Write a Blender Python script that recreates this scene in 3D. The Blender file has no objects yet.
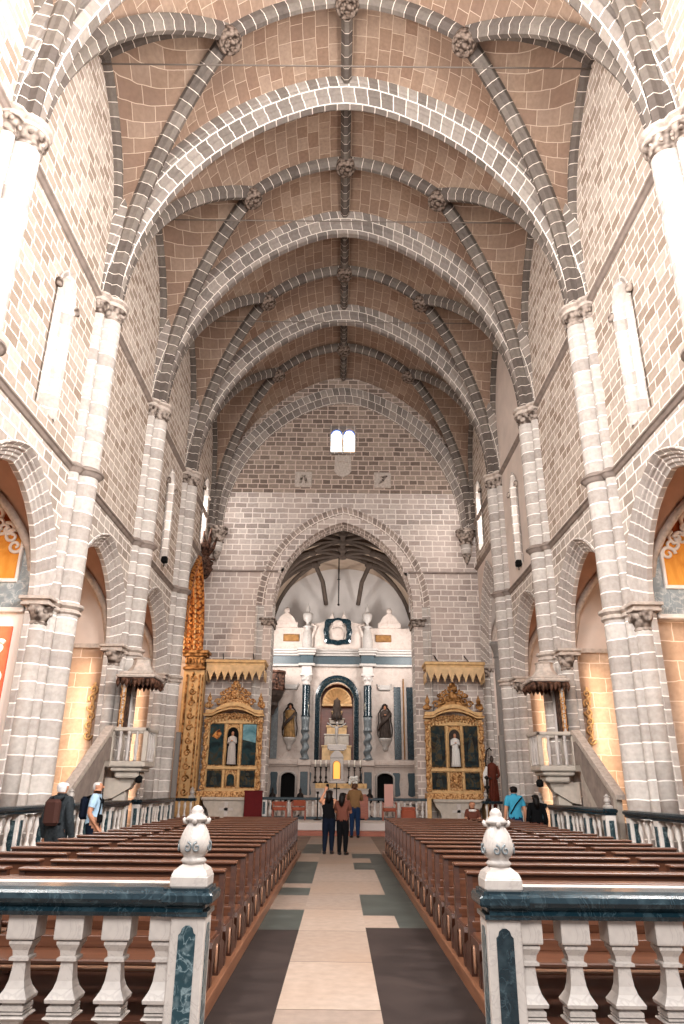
import bpy, math, random
from mathutils import Vector, Matrix, noise
V = Vector
PI = math.pi
sc = bpy.context.scene
COL = sc.collection
random.seed(7)

# ------------------------------------------------------------------ view geometry (used to read places off the photograph)
F, PITCH, ROLL, EYE = 705.2, .3733, .0101, 1.6
def ray(px, py):
    a = px - 342; b = 512 - py
    u = a*math.cos(ROLL) - b*math.sin(ROLL); v = a*math.sin(ROLL) + b*math.cos(ROLL)
    return V((u, F*math.cos(PITCH) - v*math.sin(PITCH), F*math.sin(PITCH) + v*math.cos(PITCH)))
def at(px, py, Y):
    r = ray(px, py); r *= Y/r.y
    return V((r.x, Y, r.z + EYE))

# ------------------------------------------------------------------ mesh builder
class MB:
    def __init__(s): s.v = []; s.f = []; s.uv = []; s.m = []; s.s = []
    def add(s, pts, faces, uvs=None, m=0, smooth=False):
        b = len(s.v); s.v += [tuple(p) for p in pts]
        for k, f in enumerate(faces):
            s.f.append([b+i for i in f]); s.m.append(m); s.s.append(smooth)
            s.uv.append(None if uvs is None else [uvs[i] for i in f])
        return s
    def quad(s, a, b, c, d, uv=None, m=0):
        return s.add([a, b, c, d], [(0, 1, 2, 3)], uv, m)
    def grid(s, rows, uv=None, cu=False, cv=False, m=0, smooth=True):
        nr, nc = len(rows), len(rows[0]); pts = [p for r in rows for p in r]
        b = len(s.v); s.v += [tuple(p) for p in pts]
        for i in range(nr if cv else nr-1):
            i2 = (i+1) % nr
            for j in range(nc if cu else nc-1):
                j2 = (j+1) % nc
                s.f.append([b+i*nc+j, b+i*nc+j2, b+i2*nc+j2, b+i2*nc+j]); s.m.append(m); s.s.append(smooth)
                if uv is None: s.uv.append(None)
                else: s.uv.append([uv(i, j), uv(i, j+1), uv(i+1, j+1), uv(i+1, j)])
        return s
    def box(s, x0, x1, y0, y1, z0, z1, m=0, bev=0):
        if x0 > x1: x0, x1 = x1, x0
        if y0 > y1: y0, y1 = y1, y0
        if bev <= 0 or min(x1-x0, y1-y0, z1-z0) < 2.2*bev:
            p = [(x, y, z) for z in (z0, z1) for y in (y0, y1) for x in (x0, x1)]
            return s.add(p, [(0,2,3,1),(4,5,7,6),(0,1,5,4),(2,6,7,3),(0,4,6,2),(1,3,7,5)], None, m)
        def ring(i, z):
            a, b, c, d = x0+i, x1-i, y0+i, y1-i; e = bev
            return [(a+e,c,z),(b-e,c,z),(b,c+e,z),(b,d-e,z),(b-e,d,z),(a+e,d,z),(a,d-e,z),(a,c+e,z)]
        rows = [ring(bev*.7, z0), ring(0, z0+bev), ring(0, z1-bev), ring(bev*.7, z1)]
        s.grid(rows, cu=True, m=m, smooth=False)
        n = len(s.v)
        s.f.append([n-32+k for k in range(7, -1, -1)]); s.f.append([n-8+k for k in range(8)])
        s.m += [m, m]; s.s += [False, False]; s.uv += [None, None]
        return s
    def lathe(s, prof, seg=16, c=(0,0,0), rot=0, sx=1, sy=1, m=0, smooth=True, a0=0, a1=2*PI, uvw=None):
        full = abs(a1-a0-2*PI) < 1e-6
        n = seg if full else seg+1
        rows = [[(c[0]+r*sx*math.cos(a0+rot+(a1-a0)*k/seg), c[1]+r*sy*math.sin(a0+rot+(a1-a0)*k/seg), c[2]+z) for k in range(n)] for r, z in prof]
        rm = max(r for r, z in prof)
        s.grid(rows, (lambda i, j: (rm*(a1-a0)*j/seg, c[2]+prof[i][1])) if uvw else None, cu=full, m=m, smooth=smooth)
        if full:
            for k, rv in ((0, True), (len(prof)-1, False)):
                if prof[k][0] > 1e-4:
                    b = len(s.v) - n*len(prof) + k*n; idx = list(range(b, b+n))
                    s.f.append(idx[::-1] if rv else idx); s.m.append(m); s.s.append(False); s.uv.append(None)
        return s
    def tube(s, pts, r, seg=8, m=0, smooth=True, cap=True):
        pts = [V(p) for p in pts]; n = len(pts)
        rs = r if isinstance(r, (list, tuple)) else [r]*n
        rows = []; ref = None
        for i, p in enumerate(pts):
            t = (pts[min(i+1, n-1)] - pts[max(i-1, 0)])
            if t.length < 1e-9: t = V((0,0,1))
            t.normalize()
            if ref is None: ref = V((0,0,1)) if abs(t.z) < .9 else V((1,0,0))
            a = (ref - t*ref.dot(t))
            if a.length < 1e-6: a = t.orthogonal()
            a.normalize(); b = t.cross(a); ref = a
            rows.append([p + (a*math.cos(2*PI*k/seg) + b*math.sin(2*PI*k/seg))*rs[i] for k in range(seg)])
        s.grid(rows, cu=True, m=m, smooth=smooth)
        if cap:
            e = len(s.v)
            for idx in (list(range(e-seg*n, e-seg*n+seg))[::-1], list(range(e-seg, e))):
                s.f.append(idx); s.m.append(m); s.s.append(False); s.uv.append(None)
        return s
    def ball(s, c, r, seg=12, rings=8, m=0):
        rx, ry, rz = r if isinstance(r, (list, tuple)) else (r, r, r)
        return s.lathe([(max(math.sin(PI*k/rings), 1e-5), -rz*math.cos(PI*k/rings)) for k in range(rings+1)], seg, c, sx=rx, sy=ry, m=m)
    def prism(s, poly, d0, d1, axis='y', m=0, smooth=False):
        # poly: (a, z) points; axis y: a = x, extruded along y; axis x: a = y; axis z: (x, y) extruded in z
        if axis == 'y': P = lambda a, b, d: (a, d, b)
        elif axis == 'x': P = lambda a, b, d: (d, a, b)
        else: P = lambda a, b, d: (a, b, d)
        n = len(poly)
        pts = [P(a, b, d0) for a, b in poly] + [P(a, b, d1) for a, b in poly]
        fs = [list(range(n-1, -1, -1)), list(range(n, 2*n))] + [(k, (k+1) % n, n+(k+1) % n, n+k) for k in range(n)]
        return s.add(pts, fs, None, m, smooth)
    def scroll(s, cx, cz, y, R, r, turns=1.25, a0=0, sgn=1, m=0, seg=6):
        n = int(14*turns)+4
        pts = []
        for k in range(n+1):
            t = k/n; a = a0 + sgn*turns*2*PI*t; q = R*(1-.82*t)
            pts.append((cx+q*math.cos(a), y, cz+q*math.sin(a)))
        return s.tube(pts, [r*(1-.35*k/n) for k in range(n+1)], seg, m)
    def mesh(s, name, mats):
        me = bpy.data.meshes.new(name)
        me.from_pydata([tuple(v) for v in s.v], [], s.f)
        for m in mats: me.materials.append(m)
        me.polygons.foreach_set('material_index', s.m)
        me.polygons.foreach_set('use_smooth', s.s)
        uvl = me.uv_layers.new(name='UVMap')
        data = [0.0]*(2*len(me.loops)); li = 0
        for f, uv in zip(s.f, s.uv):
            if uv is None:
                p = [V(s.v[i]) for i in f]; nn = V((0,0,0))
                for k in range(len(p)):
                    a, b = p[k], p[(k+1) % len(p)]
                    nn += V(((a.y-b.y)*(a.z+b.z), (a.z-b.z)*(a.x+b.x), (a.x-b.x)*(a.y+b.y)))
                ax, ay, az = abs(nn.x), abs(nn.y), abs(nn.z)
                if az > ax and az > ay: uv = [(q.x, q.y) for q in p]
                elif ax > ay: uv = [(q.y, q.z) for q in p]
                else: uv = [(q.x, q.z) for q in p]
            for q in uv: data[li] = q[0]; data[li+1] = q[1]; li += 2
        uvl.data.foreach_set('uv', data)
        me.validate(); me.update()
        return me

def ob(name, mb, mats, parent=None, loc=(0,0,0), rz=0, label=None):
    if not isinstance(mats, (list, tuple)): mats = [mats]
    o = bpy.data.objects.new(name, mb.mesh(name, mats) if isinstance(mb, MB) else mb)
    COL.objects.link(o); o.location = loc; o.rotation_euler.z = rz
    if parent is not None: o.parent = parent
    if label: o['label'] = label
    return o
def tag(o, label, cat, group=None):
    o['label'] = label; o['category'] = cat
    if group: o['group'] = group
    return o
def thing(name, label, cat, loc=(0,0,0), rz=0, group=None):
    o = bpy.data.objects.new(name, None); COL.objects.link(o); o.location = loc; o.rotation_euler.z = rz
    return tag(o, label, cat, group)
def struct(o): o['kind'] = 'structure'; return o
def copy_tree(o, parent=None):
    c = o.copy(); COL.objects.link(c)
    if parent is not None: c.parent = parent
    for ch in list(o.children): copy_tree(ch, c)
    return c

# ------------------------------------------------------------------ materials
def lin(h):
    h = h.lstrip('#'); c = [int(h[i:i+2], 16)/255 for i in (0, 2, 4)]
    return tuple([x/12.92 if x <= .04045 else ((x+.055)/1.055)**2.4 for x in c] + [1])
def newmat(name, rough=.8, metal=0):
    m = bpy.data.materials.new(name); m.use_nodes = True; nt = m.node_tree
    b = nt.nodes['Principled BSDF']; b.inputs['Roughness'].default_value = rough; b.inputs['Metallic'].default_value = metal
    b.inputs['Specular IOR Level'].default_value = .5 if rough < .45 else .12
    return m, nt, b
def nd(nt, typ, **kw):
    n = nt.nodes.new(typ)
    for k, v in kw.items(): setattr(n, k, v)
    return n
def ramp(nt, fac, stops):
    r = nd(nt, 'ShaderNodeValToRGB'); e = r.color_ramp.elements
    while len(e) > 1: e.remove(e[-1])
    e[0].position = stops[0][0]; e[0].color = stops[0][1]
    for p, c in stops[1:]:
        q = e.new(p); q.color = c
    nt.links.new(fac, r.inputs[0]); return r.outputs[0]
def mixc(nt, fac, a, b, mode='MIX'):
    m = nd(nt, 'ShaderNodeMix', data_type='RGBA', blend_type=mode)
    for i, x in ((0, fac), (6, a), (7, b)):
        if isinstance(x, (int, float, tuple)): m.inputs[i].default_value = x
        else: nt.links.new(x, m.inputs[i])
    return m.outputs[2]
def bump(nt, b, h, strength=.3, dist=.02):
    n = nd(nt, 'ShaderNodeBump'); n.inputs['Strength'].default_value = strength; n.inputs['Distance'].default_value = dist
    nt.links.new(h, n.inputs['Height']); nt.links.new(n.outputs[0], b.inputs['Normal'])
def plain(name, col, rough=.6, metal=0, var=.0, scale=8, emit=0):
    m, nt, b = newmat(name, rough, metal); c = lin(col)
    if var:
        t = nd(nt, 'ShaderNodeTexCoord'); n = nd(nt, 'ShaderNodeTexNoise'); n.inputs['Scale'].default_value = scale; n.inputs['Detail'].default_value = 5
        nt.links.new(t.outputs['Object'], n.inputs['Vector'])
        lo = tuple(x*(1-var) for x in c[:3])+(1,); hi = tuple(min(1, x*(1+var)) for x in c[:3])+(1,)
        nt.links.new(ramp(nt, n.outputs[0], [(.3, lo), (.7, hi)]), b.inputs['Base Color'])
    else: b.inputs['Base Color'].default_value = c
    if emit: b.inputs['Emission Color'].default_value = c; b.inputs['Emission Strength'].default_value = emit
    return m
def masonry(name, c1, c2, c3, mortar, w, h, ms=.03, stain=None, rough=.9, wob=.012, bmp=.35, offs=.5):
    m, nt, b = newmat(name, rough); L = nt.links
    uv = nd(nt, 'ShaderNodeUVMap'); uv.uv_map = 'UVMap'
    n0 = nd(nt, 'ShaderNodeTexNoise'); n0.inputs['Scale'].default_value = 2.2; n0.inputs['Detail'].default_value = 3
    L.new(uv.outputs[0], n0.inputs['Vector'])
    sub = nd(nt, 'ShaderNodeVectorMath', operation='SUBTRACT'); L.new(n0.outputs['Color'], sub.inputs[0]); sub.inputs[1].default_value = (.5,.5,.5)
    mul = nd(nt, 'ShaderNodeVectorMath', operation='SCALE'); L.new(sub.outputs[0], mul.inputs[0]); mul.inputs['Scale'].default_value = wob*6
    add = nd(nt, 'ShaderNodeVectorMath', operation='ADD'); L.new(uv.outputs[0], add.inputs[0]); L.new(mul.outputs[0], add.inputs[1])
    br = nd(nt, 'ShaderNodeTexBrick'); L.new(add.outputs[0], br.inputs['Vector']); br.offset = offs; br.squash = .75; br.squash_frequency = 3
    for k, v in (('Scale', 1), ('Mortar Size', ms), ('Mortar Smooth', .25), ('Bias', 0), ('Brick Width', w), ('Row Height', h)): br.inputs[k].default_value = v
    br.inputs['Color1'].default_value = (0,0,0,1); br.inputs['Color2'].default_value = (1,1,1,1); br.inputs['Mortar'].default_value = (.5,.5,.5,1)
    col = ramp(nt, br.outputs['Color'], [(0, lin(c1)), (.5, lin(c2)), (1, lin(c3))])
    nf = nd(nt, 'ShaderNodeTexNoise'); nf.inputs['Scale'].default_value = 9; nf.inputs['Detail'].default_value = 6; L.new(uv.outputs[0], nf.inputs['Vector'])
    col = mixc(nt, .35, col, ramp(nt, nf.outputs[0], [(.3, (.35,.33,.32,1)), (.7, (1,1,1,1))]), 'MULTIPLY')
    nl = nd(nt, 'ShaderNodeTexNoise'); nl.inputs['Scale'].default_value = .35; nl.inputs['Detail'].default_value = 4; L.new(uv.outputs[0], nl.inputs['Vector'])
    if stain: col = mixc(nt, ramp(nt, nl.outputs[0], [(.42, (0,0,0,1)), (.68, (.75,.75,.75,1))]), col, lin(stain))
    col = mixc(nt, br.outputs['Fac'], col, lin(mortar))
    L.new(col, b.inputs['Base Color'])
    inv = nd(nt, 'ShaderNodeMath', operation='MULTIPLY_ADD'); L.new(nf.outputs[0], inv.inputs[0]); inv.inputs[1].default_value = .5; L.new(br.outputs['Fac'], inv.inputs[2])
    bump(nt, b, inv.outputs[0], bmp, .012)
    return m
def veined(name, base, vein, rough=.35, scale=3, amt=.5, soft=.1):
    m, nt, b = newmat(name, rough); t = nd(nt, 'ShaderNodeTexCoord')
    n = nd(nt, 'ShaderNodeTexNoise'); n.inputs['Scale'].default_value = scale; n.inputs['Detail'].default_value = 8; n.inputs['Distortion'].default_value = 1.6
    nt.links.new(t.outputs['Object'], n.inputs['Vector'])
    c = ramp(nt, n.outputs[0], [(.42, lin(base)), (.5-soft*.2, lin(base)), (.5, tuple(x*amt+y*(1-amt) for x, y in zip(lin(vein), lin(base)))), (.5+soft*.3, lin(base)), (.75, tuple(x*.8 for x in lin(base)[:3])+(1,))])
    n2 = nd(nt, 'ShaderNodeTexNoise'); n2.inputs['Scale'].default_value = scale*2.6; n2.inputs['Detail'].default_value = 6
    nt.links.new(t.outputs['Object'], n2.inputs['Vector'])
    c = mixc(nt, ramp(nt, n2.outputs[0], [(.5, (0,0,0,1)), (.72, (amt*.7,)*3+(1,))]), c, lin(vein))
    nt.links.new(c, b.inputs['Base Color']); return m
def wood(name, c1, c2, rough=.32, sc_=(1, 14, 14)):
    m, nt, b = newmat(name, rough); t = nd(nt, 'ShaderNodeTexCoord'); mp = nd(nt, 'ShaderNodeMapping'); mp.inputs['Scale'].default_value = sc_
    nt.links.new(t.outputs['Object'], mp.inputs['Vector'])
    n = nd(nt, 'ShaderNodeTexNoise'); n.inputs['Scale'].default_value = 2.2; n.inputs['Detail'].default_value = 6; nt.links.new(mp.outputs[0], n.inputs['Vector'])
    nt.links.new(ramp(nt, n.outputs[0], [(.3, lin(c1)), (.7, lin(c2))]), b.inputs['Base Color']); return m
def patches(name, cols, scale=3, rough=.6, detail=3, dist=1.0):
    m, nt, b = newmat(name, rough); t = nd(nt, 'ShaderNodeTexCoord')
    n = nd(nt, 'ShaderNodeTexNoise'); n.inputs['Scale'].default_value = scale; n.inputs['Detail'].default_value = detail; n.inputs['Distortion'].default_value = dist
    nt.links.new(t.outputs['Object'], n.inputs['Vector'])
    k = len(cols); nt.links.new(ramp(nt, n.outputs[0], [(.28+.44*i/(k-1), lin(c)) for i, c in enumerate(cols)]), b.inputs['Base Color']); return m
def carved(name, cols, rough, metal, vs=14, bs=.8):
    m, nt, b = newmat(name, rough, metal); t = nd(nt, 'ShaderNodeTexCoord')
    v = nd(nt, 'ShaderNodeTexVoronoi', feature='SMOOTH_F1'); v.inputs['Scale'].default_value = vs; nt.links.new(t.outputs['Object'], v.inputs['Vector'])
    n = nd(nt, 'ShaderNodeTexNoise'); n.inputs['Scale'].default_value = 7; n.inputs['Detail'].default_value = 5; nt.links.new(t.outputs['Object'], n.inputs['Vector'])
    c = ramp(nt, n.outputs[0], [(.3, lin(cols[0])), (.7, lin(cols[1]))])
    c = mixc(nt, ramp(nt, v.outputs['Distance'], [(.32, (0,0,0,1)), (.62, (1,1,1,1))]), c, lin(cols[2]))  # darker third colour paints relief shade into the carved hollows
    nt.links.new(c, b.inputs['Base Color']); bump(nt, b, v.outputs['Distance'], bs, -.03); return m

M = {}
M['wall']   = masonry('squared_granite_blocks', '#9f9186', '#b9ada3', '#cdc2b8', '#f2eae2', .56, .27, .022)
M['wallup'] = masonry('upper_nave_blocks', '#9a8778', '#b8a89b', '#cbbdb1', '#eee4da', .52, .25, .018)
M['back']   = masonry('lower_granite_blocks', '#9c8e87', '#b8aaa3', '#cabdb5', '#e0d5cc', .58, .27, .026, stain='#cdbab0')  # paler blocks for the lower part of the east wall
M['backup'] = masonry('upper_granite_blocks', '#76665d', '#948378', '#a99789', '#c6b2a5', .52, .26, .026)  # darker blocks for the upper part of the east wall
M['pier']   = masonry('pier_ashlar', '#aca29b', '#beb5ae', '#cdc5be', '#f5efe9', 30, .36, .015, wob=.014, bmp=.2)
M['jamb']   = masonry('arcade_order_stone', '#a79c95', '#b9afa8', '#c8bfb8', '#f0e9e2', .36, 30, .016, wob=.01, bmp=.15)
M['cvous']  = masonry('chancel_arch_voussoirs', '#8f8078', '#a8988f', '#bcaca2', '#e4d8ce', .30, .37, .022, wob=.006, bmp=.2)
M['vous']   = masonry('arch_voussoirs', '#746b64', '#8c827b', '#a2988f', '#ece2d8', .40, .48, .017, wob=.006, bmp=.2)
M['rib']    = masonry('dark_rib_stone', '#5e5550', '#716861', '#837971', '#dbcfc3', .46, 2.0, .011, wob=.005, bmp=.2)
M['darch']  = masonry('dark_arch_stone', '#746b65', '#8a807a', '#9f948b', '#dcd1c6', .40, .42, .014, wob=.006, bmp=.2)
M['web']    = masonry('vault_brick', '#917564', '#a08673', '#ae9684', '#ccb6a2', .62, .36, .009, stain='#867063', wob=.008, bmp=.12)
M['string'] = plain('moulding_stone', '#8b7e76', .9, var=.2, scale=4)
M['stone']  = plain('pale_carved_stone', '#b7aaa0', .85, var=.2, scale=10)
M['carv']   = carved('carved_capital_stone', ('#8d8077', '#b7a99e', '#4c4039'), .85, 0, 9, .9)
M['plaster']= plain('pinkish_plaster', '#cfc0b6', .9, var=.08, scale=1.5)
M['white']  = plain('white_limewash', '#bdb5b0', .85, var=.05, scale=2)
M['chapel'] = masonry('chapel_plastered_blocks', '#b09884', '#c4ac98', '#d0baa8', '#d8c6b6', .8, .42, .012, stain='#a58873', wob=.02, bmp=.15)
M['chvault']= plain('chapel_vault_plaster', '#a5826f', .9, var=.15, scale=2)
M['marble'] = veined('white_veined_marble', '#a8a09a', '#6b6664', .4, 5, .3)
M['dmarble']= veined('dark_green_marble', '#0e2129', '#6f858d', .2, 4.2, .16, .05)
M['teal']   = veined('teal_marble', '#122a33', '#3d5a63', .4, 4, .2)
M['bluegrey'] = veined('blue_grey_marble', '#5c6265', '#8d9496', .35, 3, .5)
M['pmarble']= veined('pinkish_white_marble', '#beb0a7', '#9b8072', .5, 1.6, .4)
M['inlay']  = veined('green_inlay_marble', '#16323a', '#8fa0a4', .3, 7, .5)
M['pew']    = wood('varnished_pew_wood', '#442618', '#5e3a28', .3)
M['pewd']   = wood('dark_pew_wood', '#301810', '#472718', .4)
M['pewl']   = wood('pale_pew_wood', '#80573f', '#a88067', .4)  # pale wood for kneelers and for the painted highlights on pew ends
M['kick']   = wood('orange_kickboard_wood', '#6a4430', '#875b42', .35, (14, 1, 14))
M['floor']  = masonry('pale_floor_slabs', '#83746a', '#908075', '#9d8d81', '#5a4d45', 3.3, 1.62, .010, stain='#8a7362', wob=.01, bmp=.1, rough=.55)
M['fdark']  = patches('dark_slate_floor', ['#261f1d', '#2d2523', '#352c29'], 1.6, .65)
M['fgreen'] = patches('grey_green_floor', ['#343633', '#3e413d', '#494c48'], 1.6, .5)
M['fgen']   = plain('general_floor_stone', '#6a5a50', .7, var=.2, scale=2)
M['gold']   = carved('gilded_carving', ('#c4945f', '#d6ac7c', '#8a5c34'), .5, .2, 16, .7)
M['goldp']  = plain('smooth_gilding', '#c49f70', .45, .2, var=.2, scale=6)
M['golddk'] = carved('aged_gilding', ('#ab7b4b', '#c3935f', '#65411f'), .55, .2, 8, 1.0)
M['goldred']= carved('red_gold_carving', ('#a5602e', '#c98f4e', '#5b2a14'), .5, .3, 10, .9)
M['iron']   = plain('dark_iron', '#2a2523', .5, .6)
M['rod']    = plain('grey_iron_rod', '#6d635c', .6, .3)
M['black']  = plain('near_black', '#0d0c0c', .8)  # shared by the niche, doorways, small fittings, phone and eyes
M['bronze'] = plain('bronze_plate', '#7d5a36', .5, .5, var=.3)
M['dwood']  = carved('dark_carved_wood', ('#4a3228', '#6a4a3b', '#20120c'), .5, 0, 10, .8)
M['maroon'] = plain('maroon_cloth', '#5a1a1d', .8, var=.1)
M['pfig']  = patches('painted_figures', ['#2c2018', '#23363b', '#54452c', '#1c2a2d'], 6)
M['bossm']  = carved('dark_boss_stone', ('#7a6a60', '#93827600'[:7], '#3c3029'), .85, 0, 12, .9)
M['chdark'] = plain('brown_chancel_vault', '#a4907f', .9, var=.15, scale=2)  # plain brown base colour of the chancel vault
M['chrib']  = plain('dark_chancel_rib', '#4f443d', .9, var=.2, scale=3)
M['bmarble'] = veined('clean_white_marble', '#d6cfc9', '#a9a29d', .4, 4, .3)
M['cream']  = plain('cream_stone', '#b3a99e', .7, var=.12, scale=6)
M['canopyc']= plain('pale_gilt_valance', '#cfae84', .6, .1, var=.15, scale=5)
M['paint1'] = patches('dark_landscape_painting', ['#0b1113', '#14272b', '#22393c', '#3f3424', '#2c4648'], 2.4)
M['paint2'] = patches('dark_figure_painting', ['#0e0c0e', '#1f1c18', '#16292e', '#4a3d25', '#2c2019'], 2.8)
M['skyp']   = patches('blue_sky_painting', ['#3f6b78', '#6d97a1', '#9ab8bb'], 2.0)
M['fred']   = patches('red_altar_panel', ['#c8543a', '#d5664a', '#cf5a3e'], 2)
M['forange']= patches('orange_altar_panel', ['#d98a35', '#e8a24a', '#c8742a'], 1.5)
M['frust']  = patches('rust_fresco', ['#8a4529', '#a85c38', '#b8754c'], 1.5)
M['fblue']  = veined('blue_grey_painted_border', '#8f989b', '#d8d8d6', .6, 3, .6)
M['fwhite'] = plain('white_stucco', '#e6ded6', .8)
M['glass']  = None
M['skin']   = plain('skin', '#b98468', .55)
M['skin2']  = plain('tanned_skin', '#9c6a50', .55)
M['hairb']  = plain('black_hair', '#120d0c', .5)
M['hairg']  = plain('grey_hair', '#c9c6c4', .7, var=.15, scale=40)
M['hairbr'] = plain('brown_hair', '#4b3225', .6)
M['cblack'] = plain('black_cloth', '#0b0b0d', .95)
M['cnavy']  = plain('navy_cloth', '#0d1422', .9)
M['cjean']  = plain('blue_denim', '#182a45', .9, var=.2, scale=30)
M['cblue']  = plain('bright_blue_cloth', '#3a8ca8', .9, var=.1, scale=8)
M['clblue'] = plain('light_blue_cloth', '#9fbbd0', .8)
M['ctan']   = plain('tan_cloth', '#74573a', .9, var=.1, scale=10)
M['pack'] = plain('dark_brown_canvas', '#3f2823', .85)
M['cbrown'] = plain('brown_cloth', '#61392e', .85)
M['cgrey']  = plain('charcoal_cloth', '#2a2e31', .9, var=.35, scale=25)
M['cwhite'] = plain('white_cloth', '#d9d5d1', .8)
M['cshoe']  = plain('dark_shoe', '#1b1716', .6)
M['salmon'] = plain('salmon_upholstery', '#96503c', .8)
M['pink']   = plain('pale_pink_upholstery', '#c79a90', .8)
M['redbr']  = wood('reddish_brown_panel', '#7c3d2a', '#9a553c', .4)
M['statue'] = plain('robed_statue_paint', '#3d332e', .6, var=.4, scale=5)
M['statg']  = plain('gilded_robe_paint', '#8a6b45', .5, .2, var=.4, scale=5)
M['redrobe']= plain('red_brown_robe', '#5e2c20', .7, var=.2, scale=5)
M['flower'] = plain('white_flowers', '#dedbd5', .8)
M['candle'] = plain('white_candle_wax', '#e9e2d4', .5)
M['colgrey'] = veined('smooth_grey_stone', '#8f8c8a', '#a9a6a3', .5, 2, .3)
M['greypost']= plain('grey_metal_post', '#77726e', .5, .2)
def glassmat(name, stops, strength, scale=1.0):
    m, nt, b = newmat(name, .3); t = nd(nt, 'ShaderNodeTexCoord')
    v = nd(nt, 'ShaderNodeTexVoronoi'); v.inputs['Scale'].default_value = 5*scale; nt.links.new(t.outputs['Object'], v.inputs['Vector'])
    c = ramp(nt, v.outputs['Color'], [(i/(len(stops)-1), lin(x)) for i, x in enumerate(stops)])
    nt.links.new(c, b.inputs['Base Color']); nt.links.new(c, b.inputs['Emission Color']); b.inputs['Emission Strength'].default_value = strength
    return m
M['glass'] = glassmat('stained_glass', ['#ffffff', '#fdf2df', '#dfeefb', '#ffffff', '#f2c79a', '#ffffff', '#a9d3f2'], 1.6)
M['glassb'] = plain('blue_stained_glass', '#4d74c4', .3, emit=.6)
M['pane']  = plain('bright_window_pane', '#fff7ee', .3, emit=1.5)
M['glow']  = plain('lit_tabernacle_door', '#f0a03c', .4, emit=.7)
# ------------------------------------------------------------------ nave constants (metres)
PY = [4.75, 10.16, 15.57, 20.96, 26.42, 31.95]
WX, SX, BACK = 6.4, 5.9, 32.0
ZI, ZS, ZA = 13.5, 8.57, 5.28

def parch(a, h, o=0, n=16):
    """pointed arch: list of (x, z, s) from -a-o to a+o for half span a, rise h, offset o outward"""
    R = (h*h+a*a)/(2*a); cx = R-a; Ro = R+o
    th = math.acos(max(-1, min(1, cx/Ro))); left = []
    for k in range(n+1):
        t = th*k/n; left.append((cx-Ro*math.cos(t), Ro*math.sin(t), R*t))
    S = R*th
    if a > 5:      # the crown of the nave arches is eased to a soft curve
        w = 1.1; zw = math.sqrt(Ro*Ro-(cx+w)**2); sl = (cx+w)/zw
        left = [(x, zw+sl*(w*w-x*x)/(2*w) if abs(x) < w else z, s) for x, z, s in left]
    return left + [(-x, z, 2*S-s) for x, z, s in left[::-1][1:]]
def arch_z(x, a, h):
    R = (h*h+a*a)/(2*a); cx = R-a; q = R*R-(cx+abs(x))**2
    return math.sqrt(max(q, 0))
def arch_sweep(mb, a, h, prof, place, n=16, jamb=0, m=0, smooth=False, u0=0):
    rows = []; uvs = []
    per = 0; prev = None
    for o, d in prof:
        if prev is not None: per += math.hypot(o-prev[0], d-prev[1])
        prev = (o, d); pts = parch(a, h, o, n)
        row = [(x, z, s) for x, z, s in pts]; S = row[-1][2]
        if jamb:
            row = [(-a-o, -jamb*k/2, -jamb*k/2) for k in (2, 1)] + row + [(a+o, -jamb*k/2, S+jamb*k/2) for k in (1, 2)]
        rows.append([place(x, z, d) for x, z, s in row]); uvs.append([(s+u0, per) for x, z, s in row])
    mb.grid(rows, lambda i, j: uvs[i][j], m=m, smooth=smooth)
    return mb

def vpath(S, E, n=14):
    """rib that leaves S vertically and bends over to E"""
    S, E = V(S), V(E); d = V((E.x-S.x, E.y-S.y, 0)); D = d.length; h = E.z-S.z; d /= D
    R = (D*D+h*h)/(2*D); th = math.acos(max(-1, (R-D)/R))
    return [S + d*R*(1-math.cos(th*k/n)) + V((0,0,R*math.sin(th*k/n))) for k in range(n+1)]
def bow(A, B, rise, n=12):
    A, B = V(A), V(B)
    return [A.lerp(B, k/n) + V((0,0,4*rise*(k/n)*(1-k/n))) for k in range(n+1)]
def rib_mesh(path, prof, m=0):
    mb = MB(); rows = []; s = 0; ss = []
    for i, p in enumerate(path):
        t = (path[min(i+1, len(path)-1)] - path[max(i-1, 0)]).normalized()
        dv = path[-1]-path[0]; hd = V((dv.x, dv.y, 0)).normalized(); b = V((-hd.y, hd.x, 0)); nn = t.cross(b)
        if nn.z < 0 and abs(t.z) < .98: nn = -nn
        if abs(t.z) >= .98: nn = -hd if (nn.dot(-hd) > 0 or True) else nn
        if i: s += (p-path[i-1]).length
        ss.append(s); rows.append([p + b*w + nn*u for w, u in prof])
    per = [0]
    for k in range(1, len(prof)): per.append(per[-1]+math.hypot(prof[k][0]-prof[k-1][0], prof[k][1]-prof[k-1][1]))
    mb.grid(rows, lambda i, j: (ss[i], .4+per[j]), m=m, smooth=False)
    return mb
RIBP = [(-.19,.36),(-.19,.16),(-.13,.1),(-.07,0),(.07,0),(.13,.1),(.19,.16),(.19,.36)]
RIBS = [(-.16,.34),(-.16,.16),(-.12,.1),(-.06,0),(.06,0),(.12,.1),(.16,.16),(.16,.34)]

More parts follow.
